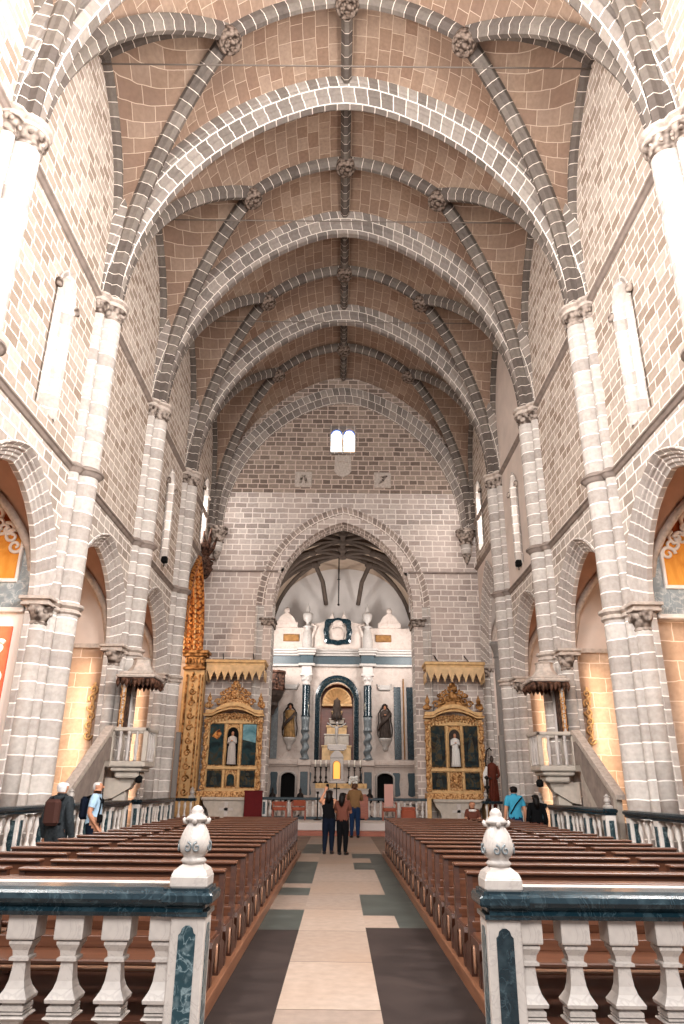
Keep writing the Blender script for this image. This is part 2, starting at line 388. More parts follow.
# ------------------------------------------------------------------ vault
ceiling = None
webs = MB()
ribs, arches = [], []
def coons(K, L2, T, R2, nu, nv):
    def sm(c, t):
        x = t*(len(c)-1); i = min(int(x), len(c)-2); return c[i].lerp(c[i+1], x-i)
    rows = []
    S, P, A, C = K[0], K[-1], T[-1], L2[-1]
    for j in range(nv+1):
        v = j/nv; row = []
        for i in range(nu+1):
            u = i/nu
            p = sm(K, u)*(1-v) + sm(L2, u)*v + sm(T, v)*(1-u) + sm(R2, v)*u - (S*(1-u)*(1-v) + P*u*(1-v) + A*(1-u)*v + C*u*v)
            row.append(p)
        rows.append(row)
    return rows
def webuv(p, sg):
    a, h = 6.45, 8.25; R = (h*h+a*a)/(2*a); cx = R-a
    th = math.atan2(max(p.z-ZI, 0), cx+abs(p.x)); return (p.y, R*th + (40 if sg > 0 else 0))
HB = [ (PY[i+1]-PY[i])/2 for i in range(5)]
for i in range(5):
    ym = (PY[i]+PY[i+1])/2
    for sy in (-1, 1):
        yp = PY[i] if sy < 0 else PY[i+1]
        hb = abs(yp-ym); dy = -1 if sy > 0 else 1       # direction from pier towards mid bay
        for sx in (-1, 1):
            # web boundary curves
            Kw = vpath((sx*6.38, yp+dy*.15, ZI), (sx*3.1, ym, 20.4), 16)
            Tw = [V((sx*x, yp, ZI+z)) for x, z, s in parch(6.45, 8.2, 0, 16)[16:][::-1]]
            Lw = bow((0, yp, ZI+8.2), (0, ym, 21.85), .06, 16)
            Rw = bow((sx*3.1, ym, 20.4), (0, ym, 21.85), .32, 16)
            rows = coons(Kw, Lw, Tw, Rw, 16, 16)
            webs.grid(rows, lambda a, b, rows=rows: webuv(rows[min(a,16)][min(b,16)], sx), smooth=True)
            # wall-side web: from tierceron to wall arch
            Fw = []
            for k in range(17):
                t = k/16
                if t < .2: Fw.append(V((sx*6.42, yp+dy*.15, ZI+2*t/.2)))
                else:
                    q = (t-.2)/.8; a = hb-.15; hh = 4.0; R = (hh*hh+a*a)/(2*a); th = math.acos((R-a)/R)*q
                    Fw.append(V((sx*6.42, yp+dy*(.15+R*(1-math.cos(th))), ZI+2+R*math.sin(th))))
            Bw = bow(Fw[-1], (sx*3.1, ym, 20.4), .5, 16)
            nv = 10; rows = []
            for j in range(nv+1):
                v = j/nv; row = []
                for k in range(17):
                    t = k/16; base = Fw[k].lerp(Kw[k], v)
                    e = Bw[0].lerp(Bw[-1], v); q = Bw[min(16, round(v*16))]
                    row.append(base + V((0,0,(q.z-e.z)*t**3)))
                rows.append(row)
            webs.grid(rows, lambda a, b, rows=rows: (rows[min(a,nv)][min(b,16)].x*1.0, rows[min(a,nv)][min(b,16)].z), smooth=True)
            if sy > 0 or i > 0 or True:
                ribs.append(('tierceron_rib', rib_mesh(vpath((sx*6.02, yp+dy*.22, ZI), (sx*3.1, ym, 20.02), 18), RIBP)))
            # wall rib
            F2 = []
            for k in range(19):
                t = k/18
                if t < .2: F2.append((yp+dy*.38, ZI+2*t/.2))
                else:
                    q = (t-.2)/.8; a = hb-.38; hh = 3.75; R = (hh*hh+a*a)/(2*a); th = math.acos((R-a)/R)*q
                    F2.append((yp+dy*(.38+R*(1-math.cos(th))), ZI+2+R*math.sin(th)))
            mb = MB(); rows = []; ss = [0]
            for k in range(1, 19): ss.append(ss[-1]+math.hypot(F2[k][0]-F2[k-1][0], F2[k][1]-F2[k-1][1]))
            for k in range(19):
                a, b = F2[max(k-1, 0)], F2[min(k+1, 18)]; l = math.hypot(b[0]-a[0], b[1]-a[1]); ty, tz = (b[0]-a[0])/l, (b[1]-a[1])/l
                ny, nz = (tz*-dy, ty*dy)          # outward normal (away from the opening)
                rows.append([V((sx*(WX+.02-d), F2[k][0]+ny*o, F2[k][1]+nz*o)) for o, d in ((.3,.14),(.2,.22),(.08,.22),(0,.12),(0,-.05))])
            per = [0,.15,.3,.45,.6]
            mb.grid(rows, lambda a, b: (ss[min(a,18)], .4+per[b]), smooth=False); ribs.append(('wall_rib', mb))
    for sx in (-1, 1):
        ribs.append(('transverse_ridge_rib', rib_mesh(bow((sx*6.3, ym, 19.3), (sx*3.1, ym, 20.02), .5, 14), RIBS)))
        ribs.append(('transverse_ridge_rib', rib_mesh(bow((sx*3.1, ym, 20.02), (0, ym, 21.48), .33, 14), RIBS)))
    ribs.append(('ridge_rib', rib_mesh([V((0, PY[i]+.2+(PY[i+1]-PY[i]-.4)*k/10, 21.44+.04*math.sin(PI*k/10))) for k in range(11)], RIBS)))

ceiling = struct(ob('ceiling', webs, M['web']))
for nme, mb in ribs: ob(nme, mb, M['rib'], ceiling)
bossm = MB()
bossm.lathe([(0,-.16),(.1,-.16),(.13,-.1),(.2,-.09),(.24,-.14),(.3,-.12),(.33,-.02),(.33,.2),(0,.2)], 20)
for k in range(8):
    bossm.ball((.165*math.cos(k*PI/4), .165*math.sin(k*PI/4), -.1), (.05,.05,.04), 6, 4)
bme = bossm.mesh('boss', [M['bossm']])
for i in range(5):
    ym = (PY[i]+PY[i+1])/2
    for bx, bz in ((0, 21.44), (-3.1, 19.98), (3.1, 19.98)):
        b = ob('boss', bme, [], ceiling, (bx, ym, bz)); b.rotation_euler.y = (-.45 if bx < 0 else .45 if bx > 0 else 0)
TP = [(.8,-.46),(.5,-.46),(.46,-.42),(.40,-.43),(.34,-.36),(.30,-.27),(.24,-.25),(.16,-.26),(.10,-.20),(.04,-.15),(0,-.10),(0,.10),(.04,.15),(.10,.20),(.16,.26),(.24,.25),(.30,.27),(.34,.36),(.40,.43),(.46,.42),(.5,.46),(.8,.46)]
for i in range(1, 5):
    mb = arch_sweep(MB(), 6.0, 7.65, TP, lambda x, z, d, i=i: (x, PY[i]+d, ZI+z), 22)
    ob('transverse_arch', mb, M['vous'] if i < 3 else M['darch'], ceiling)
BP = [(.75,-.34),(.5,-.34),(.42,-.30),(.36,-.22),(.28,-.22),(.22,-.12),(.1,-.1),(.02,0),(0,.1)]
mb = arch_sweep(MB(), 5.72, 7.1, BP, lambda x, z, d: (x, BACK+d-.02, 13.15+z), 22)
ob('wall_arch', mb, M['darch'], ceiling)

# ------------------------------------------------------------------ floor
fl = MB()
fl.quad((-14, -8, 0), (14, -8, 0), (14, 46, 0), (-14, 46, 0), m=3)
e = .004
fl.quad((-.47, -8, e), (.34, -8, e), (.34, 27.6, e), (-.47, 27.6, e), [(0.05,-8),(.86,-8),(.86,27.6),(.05,27.6)], 0)
for x0, x1, cuts in ((-.97, -.47, [-8, 9.76, 11.29, 12.71, 13.63, 14.21, 18.24, 20.43, 23.66, 27.6]), (.34, 1.12, [-8, 9.95, 10.84, 12.86, 16.6, 18.1, 19.2, 20.5, 22.6, 27.6])):
    L_ = x0 < 0
    mats = [1, 2, 0, 2, 0, 2, 0, 2, 0] if L_ else [1, 0, 2, 0, 2, 0, 2, 0, 0]
    for k in range(len(cuts)-1):
        y0, y1 = cuts[k], cuts[k+1]; mm = mats[k]
        if not L_ and mm == 0 and y0 < 20:      # the pale slabs stop short of the kick board, a dark margin runs beside them
            fl.quad((x0, y0, e), (x0+.42, y0, e), (x0+.42, y1, e), (x0, y1, e), m=0)
            fl.quad((x0+.42, y0, e), (x1, y0, e), (x1, y1, e), (x0+.42, y1, e), m=2)
        else: fl.quad((x0, y0, e), (x1, y0, e), (x1, y1, e), (x0, y1, e), m=mm)
fl.quad((-5.6, 27.2, e*2), (5.6, 27.2, e*2), (5.6, 27.6, e*2), (-5.6, 27.6, e*2), m=0)
floor = struct(ob('floor', fl, [M['floor'], M['fdark'], M['fgreen'], M['fgen']]))
st = MB(); st.box(-5.4, 5.4, 27.6, 45, 0, .17, bev=.015); s1 = struct(ob('trim_1', st, M['redbr']))
st = MB(); st.box(-5.4, 5.4, 28.0, 45, .17, .42, bev=.015); s2 = struct(ob('trim_2', st, M['white']))
st = MB(); st.box(-3.2, 3.4, 34.5, 45, .42, .85, bev=.015); s3 = struct(ob('trim_3', st, M['pmarble']))

# ------------------------------------------------------------------ side walls
def wall_top(y, i):
    ym = (PY[i]+PY[i+1])/2; hb = (PY[i+1]-PY[i])/2; a = hb-.15; hh = 4.0
    q = abs(y-ym)
    return ZI+2+arch_z(q, a, hh)+.06 if q < a else ZI+2.06
AIN = 1.45
def bay_spec(s, i):
    ym = (PY[i]+PY[i+1])/2
    ar = (ym, 2.2, ZA, 2.62)                       # centre, half span, springing, rise of the outer order
    lan = (ym+.42, .42, 9.1, 12.0, .62) if i in (1, 3, 0) else None
    if i == 4: ar = (ym+.35, 2.3, 6.7, 4.1); lan = (ym+1.25, .5, 11.9, 14.4, .7)
    return ar, lan
ORD = [(.36,-.05),(.32,-.09),(.28,-.03),(.26,.0),(.22,.02),(.20,.08),(.16,.09),(.13,.14),(.08,.15),(.05,.20),(0,.23),(0,.34)]
CAPH = .42
def pier_outline(off=0, n=10):
    """half outline (y, d) of the pier, d = distance out of the wall; centre y = 0"""
    pts = [(-.52-off, -.06), (-.52-off, .02+off)]
    for k in range(7):
        t = PI - PI*k/6; pts.append((-.40+(.13+off)*math.cos(t)*.9, .06+(.13+off)*math.sin(t)))
    for k in range(n+1):
        t = PI - PI*k/n; pts.append(((.27+off)*math.cos(t), .22+(.28+off)*math.sin(t)))
    for k in range(7):
        t = PI - PI*k/6; pts.append((.40+(.13+off)*math.cos(t)*.9, .06+(.13+off)*math.sin(t)))
    pts += [(.52+off, .02+off), (.52+off, -.06)]
    return pts
def pier_rows(s, yc, levels, x0=WX):
    rows, uvs = [], []
    for off, z in levels:
        o = pier_outline(off); u = 0; r = []; uu = []
        for k, (y, d) in enumerate(o):
            if k: u += math.hypot(y-o[k-1][0], d-o[k-1][1])
            r.append(V((s*(x0-d), yc+y, z))); uu.append((u, z))
        rows.append(r); uvs.append(uu)
    return rows, uvs
def string_prof(): return [(.0,-.10),(.04,-.08),(.08,-.02),(.12,.0),(.12,.04),(.06,.07),(.0,.10)]

for s, side in ((-1, 'left'), (1, 'right')):
    wm = MB()
    for i in range(5):
        (ac, aa, az, ah), lan = bay_spec(s, i)
        ys = set([PY[i], PY[i+1], ac-aa, ac+aa, ac])
        n = 14
        for k in range(1, n): ys.add(round(ac-aa*math.cos(PI*k/n), 4))
        for k in range(1, 16): ys.add(round(PY[i]+.15+(PY[i+1]-PY[i]-.3)*(.5-.5*math.cos(PI*k/16)), 4))
        if lan:
            lc, lw, l0, l1, lr = lan
            for k in range(9): ys.add(round(lc-lw*math.cos(PI*k/8), 4))
        ys = sorted(y for y in ys if PY[i]-1e-6 <= y <= PY[i+1]+1e-6)
        for y0, y1 in zip(ys, ys[1:]):
            if y1-y0 < 1e-5: continue
            ymid = (y0+y1)/2
            ina = abs(ymid-ac) < aa
            b0, b1 = ((az+arch_z(y-ac, aa, ah)) if ina else 0 for y in (y0, y1))
            t0, t1 = wall_top(y0, i), wall_top(y1, i)
            upm = 1
            segs = []
            if lan and abs(ymid-lan[0]) < lan[1]:
                lz = [lan[3]+arch_z(min(abs(y-lan[0]), lan[1]), lan[1], lan[4]) for y in (y0, y1)]
                segs = [(b0, b1, lan[2], lan[2]), (lz[0], lz[1], t0, t1)]
            else: segs = [(b0, b1, t0, t1)]
            for a_, b_, c_, d_ in segs:
                plaster = (s == 1 and i == 3)
                zs = ZS if i < 4 else 11.3
                if a_ < zs and c_ > zs and not (lan and c_ == lan[2] and c_ < zs):
                    wm.quad((s*WX, y0, a_), (s*WX, y1, b_), (s*WX, y1, zs), (s*WX, y0, zs), m=0 if not (s == 1 and i == 4) else 2)
                    wm.quad((s*WX, y0, zs), (s*WX, y1, zs), (s*WX, y1, d_), (s*WX, y0, c_), m=2 if plaster else 1)
                else:
                    wm.quad((s*WX, y0, a_), (s*WX, y1, b_), (s*WX, y1, d_), (s*WX, y0, c_), m=(2 if plaster else 1) if a_ >= zs-.01 else 0)
    # outer skin so that daylight comes only by the windows and the west end
    wm.quad((s*12.6, PY[0], 0), (s*12.6, 33, 0), (s*12.6, 33, 13), (s*12.6, PY[0], 13), m=0)
    wall = struct(ob('wall_'+side, wm, [M['wall'], M['wallup'], M['plaster']]))
    # piers
    for i in range(0, 5):
        yc = PY[i]
        rows, uvs = pier_rows(s, yc, [(.14,0),(.14,.42),(.10,.5),(.04,.62),(0,.68),(0,ZA-.05)]+[(0,z) for z in (7.0, ZS-.14)])
        rows2, uvs2 = pier_rows(s, yc, [(0,ZS+.14),(0,11),(0,13.0)])
        mb = MB(); mb.grid(rows+rows2, lambda a, b, U=uvs+uvs2: U[min(a,len(U)-1)][b], smooth=False)
        p = ob('pier', mb, M['pier'], wall)
        mb = MB()
        rows, uvs = pier_rows(s, yc, [(.0,12.94),(.025,12.95),(.025,13.0),(.0,13.02),(.01,13.1),(.05,13.22),(.10,13.3)])
        mb.grid(rows, lambda a, b, U=uvs: U[a][b], smooth=True, m=1)
        rng = random.Random(i*3+s)
        for k in range(14):
            o = pier_outline(.07); y, d = o[2+int(k*(len(o)-5)/13)]
            mb.ball((s*(WX-d*.93), yc+y, 13.17+rng.uniform(-.05,.06)), (.05,.05,.06), 6, 4, m=1)
        rows, uvs = pier_rows(s, yc, [(.0,13.28),(.12,13.3),(.12,13.36),(.07,13.40),(.07,13.44),(.15,13.48),(.15,13.54),(-.05,13.58)])
        mb.grid(rows, lambda a, b, U=uvs: U[a][b], smooth=False, m=0)
        ob('capital', mb, [M['stone'], M['carv']], p)
        mb = MB()
        rows, uvs = pier_rows(s, yc, [(.0,ZS-.12),(.04,ZS-.09),(.09,ZS-.02),(.13,ZS+.0),(.13,ZS+.04),(.06,ZS+.09),(0,ZS+.14)])
        mb.grid(rows, lambda a, b, U=uvs: U[a][b], smooth=False); ob('string_band', mb, M['string'], p)
        mb = MB()
        rows, uvs = pier_rows(s, yc, [(.0,ZA-.16),(.06,ZA-.12),(.06,ZA-.07),(.02,ZA-.04),(.10,ZA+.02),(.10,ZA+.08),(0,ZA+.12)])
        mb.grid(rows, lambda a, b, U=uvs: U[a][b], smooth=False); ob('impost_band', mb, M['stone'], p)
    # string courses, arches, window niches
    for i in range(5):
        (ac, aa, az, ah), lan = bay_spec(s, i)
        for zc, ye in ((ZS if i < 4 else 11.3, 0), (13.44, 0)):
            mb = MB()
            rows = [[V((s*(WX-d), y, zc+dz)) for y in (PY[i]+(.5 if i < 4 or True else 0), PY[i+1]-(.5 if i < 4 else 0))] for d, dz in string_prof()]
            mb.grid(rows, None, smooth=False); ob('string_course', mb, M['string'], wall)
        mb = arch_sweep(MB(), aa-.26, ah-.24, ORD, lambda x, z, d, ac=ac, az=az: (s*(WX+d), ac+x, az+z), 14, jamb=az)
        a_ = ob('arcade_arch', mb, M['jamb'], wall)
        # capitals on both jambs
        for sg in (-1, 1):
            mb = MB()
            c = (s*(WX+.12), ac+sg*(aa-.06), 0)
            for (h0, r0), (h1, r1) in zip([(-.5,.19),(-.46,.22),(-.42,.19),(-.1,.31)], [(-.46,.22),(-.42,.19),(-.1,.31),(-.08,.34)]):
                mb.lathe([(r0, h0), (r1, h1)], 10, (c[0], c[1], az), m=1)
            rng = random.Random(i*7+sg)
            for k in range(9):
                t = 2*PI*k/9; mb.ball((c[0]+.25*math.cos(t), c[1]+.25*math.sin(t), az-.2+rng.uniform(-.05,.05)), (.06,.06,.08), 6, 4, m=1)
            for off, z0, z1 in ((.31, -.1, -.04), (.28, -.04, .02), (.35, .02, .09)):
                mb.box(c[0]-off, c[0]+off, c[1]-off, c[1]+off, az+z0, az+z1, m=0, bev=.01)
            mb.lathe([(.19,.5-az),(.19,-.46)], 12, (c[0], c[1], az), m=2, uvw=True)
            mb.lathe([(.24,-az),(.24,.4-az),(.19,.52-az)], 12, (c[0], c[1], az), m=0)
            ob('jamb_capital', mb, [M['stone'], M['carv'], M['pier']], a_)
        if lan:
            lc, lw, l0, l1, lr = lan
            mb = MB()
            prof = [(.10,-.05),(.06,-.07),(0,-.03),(0,0),(-.04,.1),(-.05,.14),(-.1,.18),(-.22,.75)]
            # splayed reveal narrowing to a slit
            rows = []
            for o, d in prof:
                w = lw+o; r = lr+max(o, -.3); pts = parch(w, r, 0, 6)
                row = [(-w, l0-(o if o > 0 else -0.0)), (-w, (l0+l1)/2)] + [(x, l1+z) for x, z, _ in pts] + [(w, (l0+l1)/2), (w, l0-(o if o > 0 else 0))]
                rows.append([V((s*(WX+d), lc+x, z+(0 if d < .1 else 0))) for x, z in row])
            mb.grid(rows, lambda a, b, R_=rows: (R_[a][b].x*1.0, R_[a][b].z), smooth=False)
            mb.quad((s*WX, lc-lw, l0), (s*WX, lc+lw, l0), (s*(WX+.75), lc+lw-.2, l0+.5), (s*(WX+.75), lc-lw+.2, l0+.5))
            w_ = ob('window_'+str(1+i+(5 if s > 0 else 0)), mb, M['pier'], None); struct(w_); w_.parent = wall
            gp = MB(); gp.quad((s*(WX+.74), lc-lw+.15, l0+.3), (s*(WX+.74), lc+lw-.15, l0+.3), (s*(WX+.74), lc+lw-.15, l1+lr), (s*(WX+.74), lc-lw+.15, l1+lr))
            ob('pane', gp, M['pane'], w_)
            hd = MB()
            for sg in (-1, 1):
                hd.ball((s*(WX-.07), lc+sg*(lw+.12), l1+.02), (.09,.1,.12), 8, 6)
                hd.ball((s*(WX-.12), lc+sg*(lw+.12), l1-.06), (.05,.05,.06), 6, 5)
            ob('carved_stop', hd, M['carv'], w_)

# ------------------------------------------------------------------ east wall with the chancel arch
CX, CA, CS, CH = .09, 3.25, 9.45, 4.15
bw = MB()
ys = set([-7.0, 7.0, CX-CA, CX+CA, CX, -.64, .66, 0.01])
for k in range(1, 24): ys.add(round(CX-CA*math.cos(PI*k/24), 4))
for k in range(25): ys.add(round(-6.6*math.cos(PI*k/24), 4))
ys = sorted(ys)
def lanz(x):   # head of the twin window
    c = -.31 if x < .01 else .33
    q = abs(x-c); return 18.45+math.sqrt(max(0, .29**2-q*q)) if q < .29 else None
for x0, x1 in zip(ys, ys[1:]):
    xm = (x0+x1)/2
    b0, b1 = ((CS+arch_z(min(abs(x-CX), CA), CA, CH)) if abs(xm-CX) < CA else 0 for x in (x0, x1))
    top = 23
    for a_, b_, c_ in ((b0, b1, 11.1), (11.1, 11.1, 15.12), (15.12, 15.12, top)):
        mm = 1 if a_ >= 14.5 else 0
        if a_ >= 11.0 and b0 > 11.1 and a_ == 11.1: a_, b_ = b0, b1
        if c_ <= min(a_, b_) : continue
        if a_ < 11.1 and b0 > 11.1: continue
        if abs(xm-.01) < .645 and c_ == top:
            bw.quad((x0, BACK, a_), (x1, BACK, b_), (x1, BACK, 17.35), (x0, BACK, 17.35), m=mm)
            bw.quad((x0, BACK, 18.85), (x1, BACK, 18.85), (x1, BACK, top), (x0, BACK, top), m=mm)
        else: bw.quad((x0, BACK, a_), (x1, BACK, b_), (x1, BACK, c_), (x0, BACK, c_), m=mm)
eastw = struct(ob('wall_east', bw, [M['back'], M['backup']]))
CO = [(.80,-.04),(.76,-.09),(.70,-.09),(.66,-.02),(.42,.0),(.38,.06),(.34,.12),(.08,.14),(.0,.24),(0,1.1)]
mb = arch_sweep(MB(), CA-.02, CH-.02, CO, lambda x, z, d: (CX+x, BACK+d, CS+z), 22, jamb=0)
ob('chancel_arch', mb, M['cvous'], eastw)
for sg in (-1, 1):
    mb = MB()
    rows = [[V((CX+sg*(CA-.02+o), BACK+d, z)) for o, d in CO] for z in (0, 4, CS)]
    mb.grid(rows, lambda a, b, R_=rows: (R_[a][b].x+R_[a][b].y, R_[a][b].z), smooth=False)
    mb.box(CX+sg*(CA-.10), CX+sg*(CA+.5), BACK-.14, BACK+1.1, 8.52, 8.76, m=1, bev=.03)
    mb.box(CX+sg*(CA-.16), CX+sg*(CA+.58), BACK-.2, BACK+1.1, 8.76, 8.85, m=1, bev=.02)
    ob('chancel_jamb', mb, [M['pier'], M['carv']], eastw)
mb = MB(); 
for x0, x1 in ((-6.4, CX-CA-.5+.35), (CX+CA+.15, 6.4)):
    pass
rows = [[V((x, BACK-d, 11.1+dz)) for x in (-6.4, -2.98)] for d, dz in ((0,-.06),(.08,-.03),(.08,.03),(0,.06))]
mb.grid(rows, None, smooth=False)
rows = [[V((x, BACK-d, 11.1+dz)) for x in (3.15, 6.4)] for d, dz in ((0,-.06),(.08,-.03),(.08,.03),(0,.06))]
mb.grid(rows, None, smooth=False); ob('string_course', mb, M['string'], eastw)
# twin stained window
w11 = MB()
w11.box(-.66, -.6, BACK-.04, BACK+.4, 17.3, 18.85, m=0); w11.box(.62, .68, BACK-.04, BACK+.4, 17.3, 18.85, m=0)
w11.box(-.03, .05, BACK-.02, BACK+.3, 17.3, 18.85, m=0); w11.box(-.66, .68, BACK-.05, BACK+.4, 17.24, 17.36, m=0)
for c in (-.31, .33):
    poly = [(-.33, 18.86), (-.33, 18.44)] + [(-.29*math.cos(PI*k/10), 18.45+.29*math.sin(PI*k/10)) for k in range(11)] + [(.33, 18.44), (.33, 18.86)]
    w11.prism([(c+a, b) for a, b in poly], BACK, BACK+.3, 'y', 0)
win = struct(ob('window_11', w11, M['darch'])); win.parent = eastw
for c in (-.31, .33):
    g = MB(); g.prism([(c-.3, 17.36), (c+.3, 17.36), (c+.3, 18.45)]+[(c+.3*math.cos(PI*k/8), 18.45+.3*math.sin(PI*k/8)) for k in range(1, 8)]+[(c-.3, 18.45)], BACK+.2, BACK+.22, 'y')
    ob('pane', g, M['glass'], win)
    g = MB()
    rows = [[V((c-r*math.cos(PI*k/10), BACK+.19, 18.45+r*math.sin(PI*k/10))) for k in range(11)] for r in (.3, .23)]
    g.grid(rows, None, smooth=False)
    ob('glass_border', g, M['glassb'], win)
mb = MB(); mb.box(-6.4, 6.4, BACK+.4, BACK+1.1, 15, 23); 
# corner shafts
for sg in (-1, 1):
    mb = MB()
    mb.lathe([(.22, 12.0), (.25, 12.15), (.27, 12.5)], 14, (sg*5.95, BACK-.05, 0), uvw=True)
    mb.lathe([(.02, 11.5), (.12, 11.7), (.22, 12.0)], 12, (sg*5.95, BACK-.05, 0), m=1)
    mb.lathe([(.27, 12.45), (.33, 12.5), (.27, 12.56), (.42, 12.9), (.47, 12.92), (.47, 13.02), (.40, 13.06), (.48, 13.12), (.48, 13.2), (.1, 13.22)], 14, (sg*5.95, BACK-.05, 0), m=1)
    ob('corner_shaft', mb, [M['pier'], M['carv']], eastw)

# ------------------------------------------------------------------ side chapels
for s in (-1, 1):
    for i in range(1, 5):
        (ac, aa, az, ah), lan = bay_spec(s, i)
        y0, y1 = ac-2.3, ac+2.3; x0, x1 = s*(WX+.34), s*(WX+(5.0 if i == 4 else 4.2)); top = az+.1
        if i == 4: y1 = ac+2.25
        c = MB(); pts = parch(2.3, ah+.35, 0, 12); mw = 0
        h = ah+.35
        if y1 > 0:
            xc, xa, hv = (x0+x1)/2, abs(x1-x0)/2, ah+.3
            zA = lambda x: top + arch_z(min(abs(x-xc), xa), xa, hv)
            zB = lambda y: top + arch_z(min(abs(y-ac), 2.3), 2.3, hv)
            poly = [(ac+x, top+z) for x, z, _ in parch(2.3, hv, 0, 12)]
            NN = 24
            gx = [x0+(x1-x0)*(.5-.5*math.cos(PI*k/NN)) for k in range(NN+1)]; gy = [y0+(y1-y0)*(.5-.5*math.cos(PI*k/NN)) for k in range(NN+1)]
            # crossing vault, cross walls with their lunettes, back wall
            rows = [[V((x, y, max(zA(x), zB(y)))) for y in gy] for x in gx]
            c.grid(rows, lambda a, b, R_=rows: (R_[min(a,NN)][min(b,NN)].x, R_[min(a,NN)][min(b,NN)].y), smooth=True, m=1)
            for yy in (y0, y1):
                c.quad((x0, yy, 0), (x1, yy, 0), (x1, yy, top), (x0, yy, top), m=0)
                for k in range(NN): c.quad((gx[k], yy, top), (gx[k+1], yy, top), (gx[k+1], yy, zA(gx[k+1])), (gx[k], yy, zA(gx[k])), m=3)
            c.add([(x1, y0, 0), (x1, y1, 0)] + [(x1, a, b) for a, b in poly[::-1]], [list(range(2+len(poly)))], None, 0)
            # inner face of the nave wall
            out = aa-.26
            op = [(ac-out, 0), (ac-out, az)] + [(ac+x, az+z) for x, z, _ in parch(out, ah-.24, 0, 12)][1:-1] + [(ac+out, az), (ac+out, 0)]
            full = [(y0, 0)] + poly + [(y1, 0)]
            a_, b_ = len(op), len(full)
            rows = []
            N = 30
            def samp(pl, t):
                L_ = [0]
                for q in range(1, len(pl)): L_.append(L_[-1]+math.dist(pl[q], pl[q-1]))
                d = t*L_[-1]
                for q in range(1, len(pl)):
                    if d <= L_[q]+1e-9:
                        w = (d-L_[q-1])/max(L_[q]-L_[q-1], 1e-9); return (pl[q-1][0]+(pl[q][0]-pl[q-1][0])*w, pl[q-1][1]+(pl[q][1]-pl[q-1][1])*w)
                return pl[-1]
            r1 = [V((x0, *samp(op, k/N))) for k in range(N+1)]; r2 = [V((x0, *samp(full, k/N))) for k in range(N+1)]
            c.grid([r1, r2], None, smooth=False, m=0)
            # impost moulding on the far cross wall
            c.box(x0, x1, y1-.10, y1, top-.06, top+.06, m=2)
            c.box(x0, x1, y0, y0+.10, top-.06, top+.06, m=2)
            # crossing ribs under the chapel vault
            for A, B in (((x0, y0), (x1, y1)), ((x0, y1), (x1, y0))):
                pa = []
                for k in range(21):
                    x = A[0]+(B[0]-A[0])*k/20; y = A[1]+(B[1]-A[1])*k/20; pa.append(V((x, y, max(zA(x), zB(y))-.06)))
                c.tube(pa, .1, 6, 2)
        ch = struct(ob('wall_'+('left' if s < 0 else 'right')+'_chapel', c, [M['chapel'] if i < 4 else M['plaster'], M['chvault'] if i < 4 else M['white'], M['stone'], M['plaster']]))
ORDN = ['first','second','third','fourth','fifth','sixth','seventh','eighth','ninth','tenth','eleventh','twelfth','thirteenth','fourteenth','fifteenth','sixteenth','seventeenth','eighteenth','nineteenth','twentieth','twenty-first','twenty-second','twenty-third','twenty-fourth','twenty-fifth']
# ------------------------------------------------------------------ pews
PZ = .12
for sg, xi, xo, nm in ((-1, .965, 5.0, 'left'), (1, 1.115, 5.0, 'right')):
    xo = 3.97 if sg < 0 else 4.42
    mb = MB(); mb.box(sg*(xi+.02), sg*(xo), 5.75, 19.75, 0, PZ-.015)
    p = ob('pew_platform', mb, M['pewd']); tag(p, 'low wooden platform carrying the %s-hand rows of pews' % nm, 'platform')
    mb = MB(); mb.box(sg*xi, sg*(xi+.13), 5.7, 19.8, 0, PZ, bev=.008); ob('kick_board', mb, M['kick'], p, label='orange-brown worn edge board')
def pew_meshes(w):
    d = {}
    mb = MB(); mb.box(-w/2, w/2, -.07, .07, .775, .80, bev=.008); mb.box(-w/2+.03, w/2-.03, -.02, .02, .70, .775); d['top_shelf'] = mb.mesh('top_shelf', [M['pew']])
    mb = MB()
    for z0, z1, y in ((.50, .66, -.02), (.33, .41, -.05)):
        mb.box(-w/2+.03, w/2-.03, y-.012, y+.012, z0, z1, bev=.005)
    d['backrest'] = mb.mesh('backrest', [M['pew']])
    mb = MB(); mb.box(-w/2+.03, w/2-.03, -.46, -.05, .295, .33, bev=.01); mb.box(-w/2+.03, w/2-.03, -.09, -.06, .22, .295); d['seat'] = mb.mesh('seat', [M['pew']])
    mb = MB(); mb.box(-w/2+.04, w/2-.04, .10, .24, .14, .17, bev=.008); d['kneeler'] = mb.mesh('kneeler', [M['pewl']])
    # end frame: upright, curved scroll foot and a pale disc that paints in its highlight
    mb = MB()
    mb.prism([(-.06, 0), (.05, 0), (.045, .3), (.035, .78), (-.035, .78), (-.05, .45), (-.07, .3)], -.025, .025, 'x')
    mb.prism([(-.46, 0), (-.38, 0), (-.36, .12), (-.30, .2), (-.12, .23), (-.05, .23), (-.05, .31), (-.46, .31), (-.48, .27), (-.44, .18)], -.022, .022, 'x')
    mb.prism([(.04, .0), (.25, .0), (.25, .05), (.2, .14), (.22, .2), (.04, .26)], -.02, .02, 'x')
    d['leg'] = mb.mesh('leg', [M['pewd']])
    mb = MB()
    for k in range(1):
        mb.lathe([(0, -.006), (.055, -.006), (.055, .006), (0, .006)], 14, (0,0,0))
    for q in range(len(mb.v)):
        x, y, z = mb.v[q]; mb.v[q] = (z, y*.75-.24, x*1.9+.16)
    d['end_highlight'] = mb.mesh('end_highlight', [M['pewl']])
    return d
